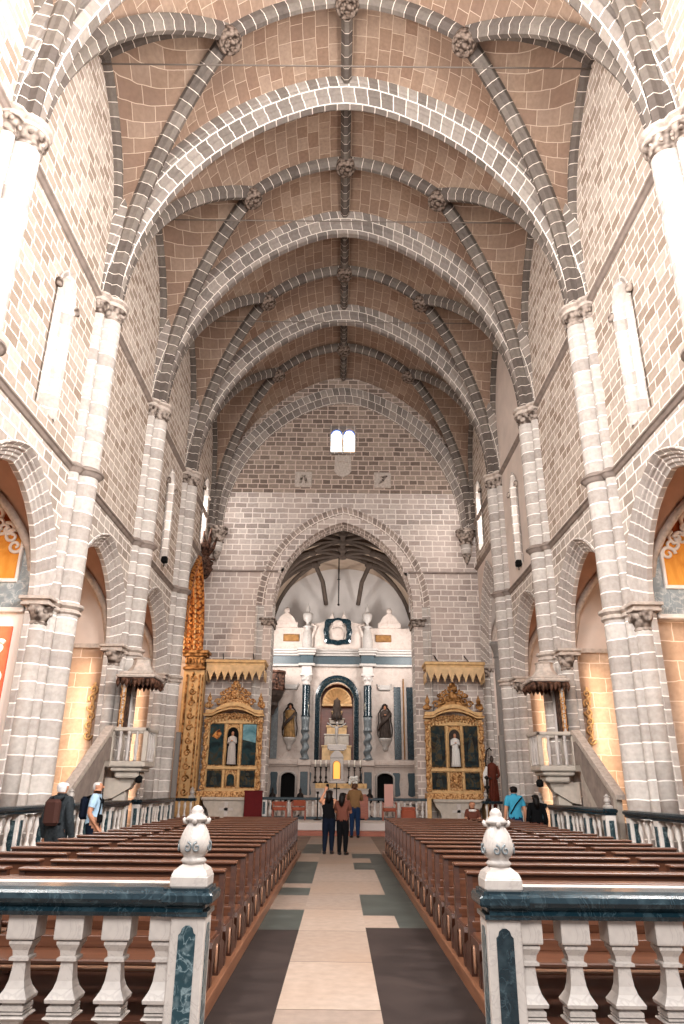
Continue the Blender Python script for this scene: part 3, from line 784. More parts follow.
def make_pew(w):
    me = pew_meshes(w); r = thing('church_pew', 'pew', 'pew')
    for k in ('top_shelf', 'backrest', 'seat', 'kneeler'): ob(k, me[k], [], r)
    for sx in (-1, 1):
        l = ob('leg', me['leg'], [], r, (sx*(w/2-.03), 0, 0)); ob('end_highlight', me['end_highlight'], [], l, (sx*.026, 0, 0), label='pale painted highlight on the pew end')
    return r
protos = {}
for sg, blocks in ((-1, ((-1.0, -2.83, 'aisle'), (-2.93, -3.86, 'outer'))), (1, ((1.14, 3.18, 'aisle'), (3.28, 4.36, 'outer')))):
    nm = 'left' if sg < 0 else 'right'
    y0, dy = (6.28, .742) if sg < 0 else (6.32, .752)
    for a, b, bn in blocks:
        w = abs(a-b); key = (sg, bn); protos[key] = make_pew(w)
        for k in range(18):
            o = protos[key] if k == 0 else copy_tree(protos[key])
            o.location = ((a+b)/2, y0+dy*k, PZ+.001)
            o['label'] = ('brown wooden pew, %s row from the front balustrade, %s' % (ORDN[k], {
              ('aisle','left'): 'long, left of the aisle', ('outer','left'): 'short, nearer the left wall',
              ('aisle','right'): 'long, right of the aisle', ('outer','right'): 'short, nearer the right wall'}[(bn, nm)]))
            o['group'] = 'wooden pews, %s %s block' % (nm, bn)

# ------------------------------------------------------------------ balustrades
def sq_baluster(zb, zt, w=.2):
    """square section double vase baluster, mirrored about its middle"""
    H = (zt-zb)/2; mid = (zb+zt)/2
    half = [(0, .30), (.02, .30), (.035, .36), (.06, .36), (.075, .40), (.10, .46), (.13, .62), (.16, .60), (.24, .46), (.38, .34), (.52, .27), (.60, .26), (.615, .40), (.655, .40), (.67, .32), (.72, .32), (.74, .42), (.79, .42), (.82, .48), (.83, .50), (1, .50)]
    pr = [(w*r*1.41421, mid+z*H) for z, r in half]
    prof = [(r, 2*mid-z) for r, z in pr[::-1]] + pr
    mb = MB(); mb.lathe(prof, 4, rot=PI/4, smooth=False); return mb
def finial_mesh(k=1.0):
    mb = MB(); mb.box(-.14, .14, -.14, .14, 0, .07, bev=.01)
    mb.lathe([(.135*1.41, .07), (.12*1.41, .10), (.075*1.41, .13)], 4, rot=PI/4, smooth=False)
    mb.lathe([(.08, .125), (.085, .14), (.10, .15), (.085, .165), (.075, .175), (.10, .195), (.118, .225), (.12, .255), (.112, .29), (.095, .33), (.07, .365), (.055, .385), (.085, .395), (.09, .405), (.07, .42), (.045, .44), (.05, .455), (.03, .48), (.0, .49)], 20)
    for q in range(4):
        t = q*PI/2 + .0; c, s = math.cos(t), math.sin(t)
        mb.tube([(.06*c, .06*s, .385), (.095*c, .095*s, .39), (.10*c, .10*s, .40), (.092*c, .092*s, .412)], [.02, .017, .013, .005], 8)
    mb.v = [(x*k, y*k, z*k) for x, y, z in mb.v]; return mb
def finial_carving():
    mb = MB()
    for q in range(4):
        t = q*PI/2
        for sgn in (-1, 1):
            sm = MB(); sm.scroll(sgn*.035, .235, 0, .032, .008, 1.2, PI/2, sgn)
            for x, y, z in sm.v:
                r = .122 - max(0, (z-.25))*.25
                a = t - PI/2 + x/r; mb_v = ((r+y)*math.cos(a), (r+y)*math.sin(a), z); mb.v.append(mb_v)
            b = len(mb.v)-len(sm.v)
            mb.f += [[b+i for i in f] for f in sm.f]; mb.uv += sm.uv; mb.m += sm.m; mb.s += sm.s
    return mb
RZ0, RZ1 = .86, 1.015
def front_baluster():
    up = [(.055, .345), (.075, .35), (.075, .372), (.058, .38), (.062, .39), (.088, .395), (.091, .413), (.079, .43), (.060, .46), (.047, .50), (.041, .55), (.038, .60), (.060, .605), (.060, .622), (.045, .63), (.050, .66), (.070, .695), (.070, .71), (.060, .715), (.084, .722), (.087, .73), (.087, .86)]
    lo = [(r, .345-(z-.345)*.44) for r, z in up[::-1]]
    mb = MB(); mb.lathe([(r*1.41421, z) for r, z in lo+up], 4, rot=PI/4, smooth=False); return mb
bal_me = front_baluster().mesh('baluster', [M['marble']])
for sg in (-1, 1):
    nm = 'left' if sg < 0 else 'right'
    xe = .80 if sg < 0 else .90; Y = 5.05
    r = thing('balustrade', 'white marble balustrade with dark green rail, foreground %s of the aisle' % nm, 'balustrade', (sg*xe, Y, 0))
    L_ = 3.6
    mb = MB()
    prof = [(-.13, .86), (-.145, .885), (-.115, .905), (-.15, .93), (-.165, .955), (-.16, .985), (-.14, 1.0), (-.10, 1.015), (.10, 1.015), (.14, 1.0), (.16, .985), (.165, .955), (.15, .93), (.115, .905), (.145, .885), (.135, .86)]
    def rail(mb, x0, x1, prof, endx):
        n = len(prof); rows = []
        for x, k in ((x0, 0), (x1, 0)):
            rows.append([V((x, y, z)) for y, z in prof])
        mb.grid(rows, None, cu=True, smooth=False)
        b = len(mb.v)
        mb.f += [list(range(b-2*n, b-n))[::-1], list(range(b-n, b))]; mb.m += [0, 0]; mb.s += [False]*2; mb.uv += [None]*2
    rail(mb, sg*.03, sg*L_, prof, 0)
    # moulded return of the rail over the end post
    for z0, z1, o in ((.86, .885, .0), (.885, .93, -.02), (.93, .99, .03), (.99, 1.013, .0)):
        mb.box(sg*-(.0+o), sg*.28, -.138-o, .138+o, z0, z1, bev=.012)
    ob('top_rail', mb, M['dmarble'], r)
    mb = MB(); mb.box(sg*.012, sg*.225, -.11, .11, .0, .86, bev=.008); post = ob('post', mb, M['marble'], r)
    mb = MB()
    def panel(cx, w, z0, z1):
        n = .018
        return [(cx-w/2, z0+n), (cx-w/2+n, z0+n), (cx-w/2+n, z0), (cx+w/2-n, z0), (cx+w/2-n, z0+n), (cx+w/2, z0+n), (cx+w/2, z1-.05), (cx+w/2-.012, z1-.04), (cx+w/2-.02, z1-.015), (cx+w/2-.04, z1), (cx-w/2+.04, z1), (cx-w/2+.02, z1-.015), (cx-w/2+.012, z1-.04), (cx-w/2, z1-.05)]
    mb.prism(panel(sg*.118, .105, .1, .81), -.114, -.10, 'y')
    ob('inlay_panel', mb, M['inlay'] if sg < 0 else M['dmarble'], post)
    mb = MB(); mb.prism(panel(0, .12, .1, .81), sg*.008, sg*.03, 'x'); ob('inlay_panel', mb, M['inlay'], post)
    mb = MB(); mb.box(sg*.25, sg*L_, -.13, .13, 0, .12, bev=.01); ob('base', mb, M['marble'], r)
    fm_ = finial_mesh(); fc_ = finial_carving(); fb_ = len(fm_.v); fm_.v += fc_.v; fm_.f += [[fb_+i for i in q] for q in fc_.f]; fm_.uv += fc_.uv; fm_.m += [1]*len(fc_.f); fm_.s += fc_.s
    f = ob('finial', fm_, [M['marble'], M['bluegrey']], r, (sg*.132, 0, 1.013)); f.scale = (.84, .84, .97)
    mb = MB(); mb.box(sg*.26, sg*L_, .12, .2, .97, 1.019, bev=.006); ob('back_strip', mb, M['pmarble'], r, label='pale strip added behind the rail')  # thin pale strip added along the back edge of the rail top
    for k in range(11):
        ob('baluster', bal_me, [], r, (sg*(.268+.29*k), 0, 0))

# side balustrades along the chapels
def turned(h, r=.07):
    mb = MB()
    pr = [(0, .9), (.03, .9), (.04, .55), (.08, .5), (.14, .8), (.24, 1.0), (.34, .9), (.45, .5), (.5, .42), (.53, .6), (.56, .42), (.66, .5), (.76, .8), (.86, .6), (.92, .5), (.95, .85), (1, .9)]
    mb.lathe([(r*b, h*a) for a, b in pr], 10); return mb
tb = turned(.86).mesh('baluster', [M['bmarble']])
tbb = turned(.62).mesh('baluster', [M['bmarble']])
bayname = ['nearest the camera', 'under the pulpit stair', 'beyond the pulpit', '']
for s in (-1, 1):
    for i in range(1, 4):
        ya, yb = PY[i]+.75, PY[i+1]-.75; ym = (ya+yb)/2
        if i == 0: continue
        r = thing('balustrade', 'white railing with dark rail before the %s side chapel, %s' % ('left' if s < 0 else 'right', bayname[i-1]), 'balustrade', (s*5.72, ym, 0))
        h = (yb-ya)/2+.2
        mb = MB(); mb.box(-.14, .14, -h, h, 0, .2, bev=.02); ob('base', mb, M['stone'], r)
        mb = MB(); mb.box(-.13, .13, -h, h, 1.12, 1.16, bev=.01); mb.box(-.16, .16, -h-.03, h+.03, 1.16, 1.25, bev=.03); ob('top_rail', mb, M['dmarble'], r)
        for yy in (-h+.12, -h*.35, h*.35, h-.12):
            mb = MB(); mb.box(-.11, .11, yy-.11, yy+.11, .2, 1.12, bev=.01); p = ob('post', mb, M['bmarble'], r)
            mb = MB(); mb.box(-s*.105, -s*.125, yy-.05, yy+.05, .3, 1.02, bev=.004); mb.box(-.05, .05, yy-.125, yy-.105, .3, 1.02); ob('inlay_panel', mb, M['inlay'], p)
        rs = [-h+.12, -h*.35, h*.35, h-.12]
        for a, b in zip(rs, rs[1:]):
            n = max(2, int((b-a)/.26))
            for k in range(1, n): ob('baluster', tb, [], r, (0, a+(b-a)*k/n, .24))
        mb = MB(); f = finial_mesh(.6); ob('finial', f, M['marble'], r, (0, (-h+.12), 1.25))

# chancel altar rail
r = thing('altar_rail', 'white marble altar rail with teal top before the chancel', 'balustrade', (0, 31.0, .42))
for x0, x1 in ((-3.15, -.45), (.85, 3.75)):
    mb = MB(); mb.box(x0, x1, -.14, .14, 0, .1, bev=.01); ob('base', mb, M['teal'], r)
    mb = MB(); mb.box(x0, x1, -.15, .15, .72, .82, bev=.02); ob('top_rail', mb, M['teal'], r)
    for xx in (x0+.12, x1-.12):
        mb = MB(); mb.box(xx-.12, xx+.12, -.12, .12, .1, .72, bev=.01); p = ob('post', mb, M['bmarble'], r)
        mb = MB(); mb.box(xx-.05, xx+.05, -.13, -.115, .18, .64); ob('inlay_panel', mb, M['inlay'], p)
    n = round((x1-x0-.3)/.23)
    for k in range(1, n): ob('baluster', tbb, [], r, (x0+.12+(x1-x0-.24)*k/n, 0, .1))
for s in (-1, 1):
    r = thing('altar_rail', 'white balusters with dark rail beside the gilded altar at the %s end' % ('left' if s < 0 else 'right'), 'balustrade', (s*6.02, 28.8, .0))
    mb = MB(); mb.box(-.6, .6, -.13, .13, 0, .3, bev=.02); ob('base', mb, M['stone'], r)
    mb = MB(); mb.box(-.62, .62, -.15, .15, 1.1, 1.2, bev=.02); ob('top_rail', mb, M['dmarble'], r)
    for k in range(5): ob('baluster', tb, [], r, (-.45+.22*k, 0, .27))
    f = ob('finial', finial_mesh(.8), M['marble'], r, (-s*.45, 0, 1.2))

# ------------------------------------------------------------------ pulpits
for s in (-1, 1):
    nm = 'left' if s < 0 else 'right'
    r = thing('pulpit', 'white stone pulpit with balustered box and stair against the %s-hand pier' % nm, 'pulpit', (-5.62 if s < 0 else 5.78, 20.2, 0)); r.scale = (1, 1, 1.045)
    X = lambda a: -s*a            # +a towards the nave
    mb = MB(); mb.box(-.50, .50, -.52, .52, 1.98, 2.12, bev=.03); mb.box(-.42, .42, -.44, .44, 1.88, 1.98, bev=.03); mb.box(-.32, .32, -.34, .34, 1.72, 1.88, bev=.04)
    ob('floor_slab', mb, M['cream'], r)
    mb = MB(); mb.lathe([(.30, 1.72), (.22, 1.6), (.12, 1.5), (.1, 1.44)], 4, rot=PI/4, smooth=False)
    mb.prism([(-.6, 1.2), (-.35, 1.25), (.1, 1.5), (.1, 1.72), (-.6, 1.72)] if s < 0 else [(.6, 1.2), (.35, 1.25), (-.1, 1.5), (-.1, 1.72), (.6, 1.72)], -.16, .16, 'y'); ob('corbel', mb, M['cream'], r)
    mb = MB(); mb.box(-.18-.25*(-s if 0 else 0), .18, -.16, .16, 0, 1.5, bev=.03); mb.box(-.26, .26, -.24, .24, 0, .3, bev=.04); ob('pillar', mb, M['cream'], r, (s*.22, .1, 0))
    mb = MB(); mb.box(-.53, .53, -.55, -.45, 2.84, 2.93, bev=.02); mb.box(-.53, .53, .45, .55, 2.84, 2.93, bev=.02); mb.box(X(.43), X(.53), -.55, .55, 2.84, 2.93, bev=.02); ob('hand_rail', mb, M['cream'], r)
    for x in (-.45, .45):
        for y in (-.47, .47):
            mb = MB(); mb.box(x-.06, x+.06, y-.06, y+.06, 2.12, 2.84, bev=.01); ob('corner_post', mb, M['cream'], r)
    bm = MB(); bm.lathe([(.045,0),(.045,.06),(.03,.1),(.05,.25),(.055,.36),(.05,.47),(.03,.62),(.045,.66),(.045,.72)], 8); bm = bm.mesh('baluster', [M['white']])
    for x in (-.22, 0, .22): ob('baluster', bm, [], r, (x, -.49, 2.12))
    for y in (-.25, 0, .25): ob('baluster', bm, [], r, (X(.47), y, 2.12))
    # stair with panelled parapet going back along the wall
    sp = [(-.35, 1.98), (-.35, 2.9), (-.05-.6, 2.9), (-3.2, 1.42), (-3.2, .0), (-2.9, .0), (-2.9, .2), (-1.1, 1.5), (-.9, 1.98)]
    mb = MB(); mb.prism(sp, X(-.42), X(-.54), 'x'); ob('stair_parapet', mb, M['cream'], r)
    mb = MB(); mb.prism([(-.6, 2.12), (-.6, 2.68), (-.78, 2.68), (-3.0, 1.38), (-3.0, .6), (-2.8, .5), (-1.2, 1.75), (-.95, 2.12)], X(-.405), X(-.43), 'x'); ob('stair_panel', mb, M['string'], r)
    mb = MB(); mb.prism([(-.3, 2.86), (-.3, 2.96), (-.68, 2.96), (-3.3, 1.46), (-3.3, 1.36), (-.66, 2.86)], X(-.37), X(-.59), 'x'); ob('stair_hand_rail', mb, M['stone'], r)
    mb = MB()
    for k in range(9): mb.box(X(-.54), X(-1.05), -.75-.27*k, -.48-.27*k, 0, 1.9-.21*k)
    ob('stair', mb, M['stone'], r)
    mb = MB(); mb.box(X(-.30), X(-.42), -.3, .32, 2.9, 4.1, bev=.02); b = ob('backboard', mb, M['dwood'], r)
    mb = MB()
    for yy in (-.36, .38):
        mb.lathe([(.07, 2.9), (.05, 3.0), (.05, 3.9), (.08, 4.0), (.08, 4.1)], 10, (X(-.30), yy, 0))
    ob('side_column', mb, M['white'], b)
    mb = MB(); mb.box(X(-.36), X(-.24), -.40, -.36, 2.95, 4.05)
    for k in range(5): mb.scroll(X(-.30), 3.1+.22*k, -.42, .08, .018, 1.2, k, 1 if k % 2 else -1)
    ob('gilt_carving', mb, M['gold'], b)
    t = ob('canopy', MB().box(-.54, .54, -.54, .54, 4.2, 4.28, bev=.03).box(-.47, .47, -.47, .47, 4.28, 4.36, bev=.03).lathe([(.46, 4.36), (.36, 4.42), (.26, 4.56), (.24, 4.7), (.28, 4.74), (.1, 4.8)], 8, rot=PI/8, smooth=False), M['stone'], r)
    mb = MB(); mb.box(-.5, .5, -.5, .5, 4.1, 4.2, bev=.02)
    for k in range(9):
        for a_, b_ in ((-.46+.115*k, -.5), (-.46+.115*k, .5)): mb.lathe([(.05, 4.15), (.065, 4.06), (.0, 3.92+.04*(k % 2))], 6, (a_, b_, 0))
        mb.lathe([(.05, 4.15), (.065, 4.06), (.0, 3.92+.04*(k % 2))], 6, (X(.5), -.46+.115*k, 0))
    ob('fringe', mb, M['dwood'], t)
    mb = MB(); mb.lathe([(.02, 0), (.09, .02), (.1, .14), (.05, .2), (.02, .2)], 10); mb.tube([(0, 0, .18), (0, 0, .3)], .012, 6)
    l = ob('spotlight', mb, M['black'], None, (s*5.3, 19.95, 1.67)); tag(l, 'small black spotlight hanging under the %s pulpit' % nm, 'spotlight')
    mb = MB(); mb.box(-.09, .09, -.05, .05, .0, 3.4, bev=.02); mb.box(-.12, .12, -.08, .08, 0, .1)
    l = ob('metal_post', mb, M['greypost'], None, (s*5.72, 26.2, .0)); tag(l, 'slim grey upright metal post by the %s wall pier beyond the pulpit' % nm, 'post')
# ------------------------------------------------------------------ gilded side altars on the east wall
def arch_poly(cx, w, z0, zs, rise, n=8):
    return [(cx-w/2, z0), (cx+w/2, z0), (cx+w/2, zs)] + [(cx+w/2*math.cos(PI*k/n), zs+rise*math.sin(PI*k/n)) for k in range(1, n)] + [(cx-w/2, zs)]
def figure(H, mats, robe=.17, halo=False, arms='pray'):
    """robed standing figure, body + robe; returns builders"""
    b = MB()
    k = H/1.7
    b.lathe([(robe*1.25*k, 0), (robe*1.2*k, .1*k), (robe*.95*k, .6*k), (robe*.85*k, .95*k), (robe*1.0*k, 1.25*k), (robe*.95*k, 1.38*k), (.06*k, 1.45*k)], 12, sy=.75)
    for q in range(5):
        a = -PI/2 + (q-2)*.5; b.tube([(robe*1.0*k*math.cos(a), robe*.72*k*math.sin(a), .9*k), (robe*1.22*k*math.cos(a+.1), robe*.9*k*math.sin(a+.1), .02*k)], .022*k, 5)
    hands = []
    h = MB(); h.ball((0, -.01*k, 1.56*k), (.075*k, .09*k, .115*k), 10, 8); h.tube([(0,0,1.36*k), (0,0,1.5*k)], .045*k, 8)
    for sx in (-1, 1):
        if arms == 'pray': p = [(sx*.17*k, 0, 1.34*k), (sx*.2*k, -.07*k, 1.08*k), (sx*.03*k, -.2*k, 1.18*k)]
        elif arms == 'out': p = [(sx*.17*k, 0, 1.34*k), (sx*.3*k, -.06*k, 1.15*k), (sx*.42*k, -.12*k, 1.3*k)]
        else: p = [(sx*.17*k, 0, 1.34*k), (sx*.22*k, -.05*k, 1.05*k), (sx*.12*k, -.18*k, .95*k)]
        b.tube(p, [.065*k, .06*k, .045*k], 8); hands.append(MB().ball(p[-1], .04*k, 8, 6))
    return b, h, hands
def make_side_altar(s):
    nm = 'left' if s < 0 else 'right'
    cx, Y = (-4.52, 31.3) if s < 0 else (4.86, 31.3)
    r = thing('gilded_altar', 'gilded altarpiece with dark paintings and central niche statue, %s of the chancel arch' % nm, 'altar', (cx, Y, .42))
    g = lambda mb, n, m, p=r, lab=None: ob(n, mb, m, p, (0, 0, -.42), label=lab)
    mb = MB(); mb.box(-1.16, 1.16, .1, .55, 1.45, 4.55, bev=.02)
    g(mb, 'back_panel', M['gold'])
    # frame members
    mb = MB()
    for x0, x1 in ((-1.22, -1.0), (-.37, -.28+.03), (.25, .37), (1.0, 1.22)):
        mb.box(x0, x1, .02, .2, 1.5, 4.4, bev=.02)
    for z0, z1 in ((1.4, 1.55), (2.28, 2.42), (4.12, 4.32)): mb.box(-1.2, 1.2, .0, .2, z0, z1, bev=.02)
    g(mb, 'frame', M['goldp'])
    for sx in (-1, 1):   # twisted carved side colonnettes
        mb = MB(); mb.box(sx*1.04, sx*1.26, -.1, .1, 1.5, 1.66, bev=.02)
        rows = []
        for k in range(41):
            z = 1.66+2.5*k/40; r_ = .085+.03*math.sin(k*1.1)
            rows.append([(sx*1.14+r_*math.cos(2*PI*q/10)+.03*math.cos(k*.55), r_*math.sin(2*PI*q/10)+.03*math.sin(k*.55)-.02, z) for q in range(10)])
        mb.grid(rows, cu=True); mb.box(sx*1.03, sx*1.26, -.12, .1, 4.16, 4.3, bev=.02)
        for k in range(7): mb.ball((sx*1.18, -.1, 1.85+.36*k), (.07, .06, .1), 8, 6)
        g(mb, 'twisted_column', M['gold'])
    pics = [(-.69, .58, 2.47, 4.1, 'paint1' if s < 0 else 'paint2'), (.69, .58, 2.47, 4.1, 'paint1' if s < 0 else 'paint2'),
            (-.69, .60, 1.6, 2.24, 'paint2'), (.69, .60, 1.6, 2.24, 'paint2')]
    for q, (px, w, z0, z1, mt) in enumerate(pics):
        mb = MB(); mb.box(px-w/2, px+w/2, .02, .06, z0, z1)
        p = g(mb, 'painting', M[mt])
        mb = MB()      # painted figures and sky as raised flat paint layers
        if s < 0 and q == 1: mb.prism([(px-w/2+.01, z1-.62), (px+w/2-.01, z1-.75), (px+w/2-.01, z1-.01), (px-w/2+.01, z1-.01)], .012, .018, 'y'); ob('painted_sky', mb, M['skyp'], p)
        elif s < 0 and q == 0:
            mb.prism([(px-.2, z1-.5), (px+.05, z1-.62), (px+.2, z1-.4), (px+.1, z1-.2), (px-.05, z1-.3)], .012, .018, 'y'); ob('painted_cloth', mb, M['goldred'], p)
        else:
            zc = (z0+z1)/2; hh = (z1-z0)*.36
            mb.prism([(px-.16, zc-hh), (px+.14, zc-hh), (px+.1, zc+hh*.3), (px+.06, zc+hh*.55), (px-.05, zc+hh*.5), (px-.12, zc+hh*.1)], .012, .018, 'y')
            mb.prism([(px+.08*math.cos(2*PI*k/8), zc+hh*.7+.1*math.sin(2*PI*k/8)) for k in range(8)], .012, .018, 'y')
            ob('painted_figure', mb, M['pfig'], p)
    # central niche
    mb = MB(); rows = []
    poly = arch_poly(0, .5, 2.46, 3.7, .28, 10)
    mb.prism(poly, .0, .04, 'y'); g(mb, 'niche', M['black'] if s < 0 else M['statue'], lab='dark arched niche')
    mb = MB(); pts = [(-.27, 0, 2.46), (-.27, 0, 3.7)]+[(.27*-math.cos(PI*k/10), 0, 3.7+.3*math.sin(PI*k/10)) for k in range(1, 10)]+[(.27, 0, 3.7), (.27, 0, 2.46)]
    mb.tube([(a, -.02, c) for a, b, c in pts], .035, 6); g(mb, 'niche_frame', M['goldp'])
    body, head, hands = figure(1.34, None, .2)
    b = ob('niche_statue', body, M['cwhite'] if s > 0 else M['white'], r, (0, -.1, 2.48-.42)); ob('head', head, M['skin'], b)
    for h_ in hands: ob('hand', h_, M['skin'], b)
    if s < 0:
        mb = MB(); mb.prism(arch_poly(0, .4, 2.5, 3.65, .2, 8), -.32, -.31, 'y'); 
    # lower centre
    if s < 0:
        mb = MB(); mb.prism(arch_poly(0, .3, 1.65, 1.95, .15, 8), -.02, .02, 'y'); g(mb, 'small_niche', M['paint1'])
        mb = MB(); mb.tube([(-.19, -.03, 1.63), (-.19, -.03, 1.95)]+[(-.19*math.cos(PI*k/8), -.03, 1.95+.19*math.sin(PI*k/8)) for k in range(1, 8)]+[(.19, -.03, 1.95), (.19, -.03, 1.63)], .03, 6); g(mb, 'small_niche_frame', M['goldp'])
    else:
        mb = MB()
        for sx in (-1, 1):
            mb.scroll(sx*.14, 2.05, -.02, .13, .035, 1.3, 0, sx); mb.scroll(sx*.13, 1.78, -.02, .11, .03, 1.3, 1, -sx)
        mb.ball((0, -.03, 1.92), (.12, .05, .14)); g(mb, 'carved_panel', M['gold'])
    # carved frieze with scrolls, arched cornice
    mb = MB()
    for k in range(15):
        x = -1.0+2.0*k/14; z = 4.22+.26*(1-(x/1.1)**2)
        mb.scroll(x, z, -.06, .085, .025, 1.2, k, 1 if k % 2 else -1); mb.ball((x+.05, -.06, z-.14), (.04,.04,.07), 6, 5)
    g(mb, 'frieze', M['gold'])
    def arcstrip(z, rise, w, y0, y1, t):
        poly = [(x, z+rise*max(0, 1-(x/(w*.72))**2)) for x in [w*(-1+2*k/20) for k in range(21)]]
        return poly + [(x, zz+t) for x, zz in poly[::-1]]
    mb = MB(); mb.prism(arcstrip(4.42, .28, 1.28, 0, 0, .07), -.24, .3, 'y'); mb.prism(arcstrip(4.52, .32, 1.22, 0, 0, .16), -.14, .3, 'y'); g(mb, 'cornice', M['goldp'])
    mb = MB(); mb.prism(arcstrip(4.485, .28, 1.30, 0, 0, .035), -.28, -.2, 'y'); g(mb, 'cornice_dark_moulding', M['golddk'])  # thin strip of darker gilding along the cornice
    # crest
    mb = MB()
    for sx in (-1, 1):
        for (x, z, R_, t, a) in ((.22, 5.28, .2, 1.5, 0), (.5, 5.15, .19, 1.4, 1), (.38, 5.5, .13, 1.2, 2), (.72, 5.0, .15, 1.3, 0), (.14, 5.62, .11, 1.2, 1), (.6, 5.38, .09, 1.1, 2)):
            mb.scroll(sx*x, z, -.02, R_, .05, t, a if sx > 0 else PI-a, sx)
        mb.scroll(sx*1.1, 4.92, -.02, .14, .05, 1.3, 0, sx); mb.ball((sx*1.1, -.02, 5.14), (.1, .08, .14)); mb.ball((sx*1.18, -.02, 4.86), (.13, .08, .11)); mb.lathe([(.06, 0), (.03, .1), (0, .2)], 8, (sx*1.1, -.02, 5.24))
    mb.ball((0, -.03, 5.35), (.2, .1, .2)); mb.ball((0, -.05, 5.8), (.14, .1, .13)); mb.lathe([(.18, 0), (.1, .06), (.15, .16), (.05, .2)], 10, (0, -.02, 5.6))
    mb.prism([(-.7, 4.75), (.7, 4.75), (.5, 5.15), (.2, 5.35), (-.2, 5.35), (-.5, 5.15)], .02, .1, 'y')
    g(mb, 'crest', M['golddk'] if s > 0 else M['gold'])
    # predella and table
    mb = MB(); mb.box(-1.3, 1.3, -.45, .3, 1.22, 1.44, bev=.02)
    for k in range(14): mb.box(-1.2+.18*k, -1.1+.18*k, -.47, -.44, 1.27, 1.39, bev=.01)
    g(mb, 'predella', M['gold'])
    mb = MB(); mb.box(-1.05, 1.0, -.6, .2, 1.1, 1.22, bev=.03)
    mb.prism([(-1.0, 1.1), (.95, 1.1), (.9, .95), (.72, .75), (.66, .55), (.74, .42), (-.8, .42), (-.72, .55), (-.78, .75), (-.95, .95)], -.5, .2, 'y')
    t = g(mb, 'altar_table', M['cream'])
    mb = MB(); mb.box(-.10, .04, -.52, -.49, .48, 1.05); mb.box(-.30, .24, -.52, -.49, .72, .82); ob('carved_cross', mb, M['white'], t)
    mb = MB(); mb.box(-1.3, -1.12, -.5, .3, .42, 1.25, bev=.02); g(mb, 'side_pier', M['goldp'])
    mb = MB(); mb.box(1.05, 1.3, -.5, .3, .42, 1.25, bev=.02); g(mb, 'side_pier', M['goldp'])
    # canopy with pointed valance hung from the wall above
    c = thing('altar_canopy', 'gilded wooden canopy with pointed white valance above the %s gilded altar' % nm, 'canopy', (cx-.02+(.12 if s > 0 else 0), 31.35, 5.9))
    mb = MB(); mb.box(-1.32, 1.32, -.52, .62, .72, .86, bev=.03); mb.box(-1.27, 1.27, -.46, .62, .60, .72, bev=.02); ob('roof_board', mb, M['goldp'], c)
    mb = MB(); mb.box(-1.26, 1.26, -.46, -.42, .40, .62)
    n = 8
    for k in range(n):
        x = -1.2+2.4*(k+.5)/n; w = .15
        mb.prism([(x-w, .43), (x-w*.97, .36), (x-w*.62, .24), (x-w*.3, .12), (x-.02, .0), (x+.02, .0), (x+w*.3, .12), (x+w*.62, .24), (x+w*.97, .36), (x+w, .43)], -.47, -.44, 'y')
    for sx in (-1, 1):
        for k in range(3):
            y = -.3+.33*k; mb.prism([(y-.15, .42), (y-.15, .2), (y, -.02), (y+.15, .2), (y+.15, .42)], sx*1.24, sx*1.27, 'x')
    ob('valance', mb, M['canopyc'], c)
    for x in (-.75, .6):
        mb = MB(); mb.tube([(x, .6, 1.3), (x+.1, .2, 1.0), (x+.12, -.1, .87)], .025, 6); ob('bracket', mb, M['iron'], c)
make_side_altar(-1); make_side_altar(1)

# ------------------------------------------------------------------ giant gilded arch of the left transept chapel
r = thing('gilded_arch', 'huge carved gilded altar arch in the last bay of the left wall', 'altar', (-6.3, 30.95, .3))
mb = MB(); mb.box(-.45, .45, -.1, .4, .15, 6.05, bev=.03); ob('pilaster', mb, M['goldp'], r)
mb = MB(); mb.box(-.32, -.24, -.17, -.08, .8, 5.8, bev=.02); mb.box(.22, .3, -.17, -.08, .8, 5.8, bev=.02); mb.box(.36, .42, -.15, -.08, .8, 5.8, bev=.02)
for k in range(10):
    mb.scroll(-.02, 1.1+.5*k, -.12, .15, .04, 1.3, 0, 1 if k % 2 else -1); mb.ball((-.02, -.12, 1.33+.5*k), (.05, .05, .09), 8, 6)
ob('pilaster_carving', mb, M['golddk'], r)
mb = MB()
for z, h, w in ((6.0, .12, .48), (6.12, .45, .4), (6.57, .12, .52), (6.69, .12, .6)): mb.box(-w, w, -.17-(w-.4), .45, z, z+h, bev=.03)
for k in range(6): mb.ball((-.35+.14*k, -.22, 6.35), (.07, .07, .14), 8, 6)
ob('capital', mb, M['golddk'], r)
mb = MB(); mb.box(-.5, .5, -.14, .45, -.3, .15, bev=.03); ob('pedestal', mb, M['teal'], r)
# archivolt: bands of carving on the arch soffit, seen from below
GA, GH, GZ = 1.75, 3.6, 7.1
mb = MB(); prof = [(.25,-.15),(.2,-.3),(.05,-.32),(0,-.2),(0,.1),(.04,.12),(.04,.2),(0,.22),(0,.9),(.05,.92),(.05,1.0),(0,1.02),(0,1.5)]
arch_sweep(mb, GA, GH, prof, lambda x, z, d: (-.35-d+.25, 29.05-30.95+x+.35, GZ-.3+z), 18)
ob('archivolt', mb, M['goldred'], r)
mb = MB()
pa = parch(GA-.06, GH-.06, 0, 18)
for k, (x, z, _) in enumerate(pa[18:]):
    if z < .0: continue
    for d in (-.15, -.6):
        mb.ball((d, 29.05-30.95+x+.35, GZ-.3+z), (.05, .03, .09), 8, 6); mb.ball((d+.2, 29.05-30.95+x+.35, GZ-.3+z), (.03, .03, .05), 8, 6)
ob('soffit_carving', mb, M['goldp'], r)
mb = MB()
cx_, cy_, cz_ = .1, -.35, 10.55
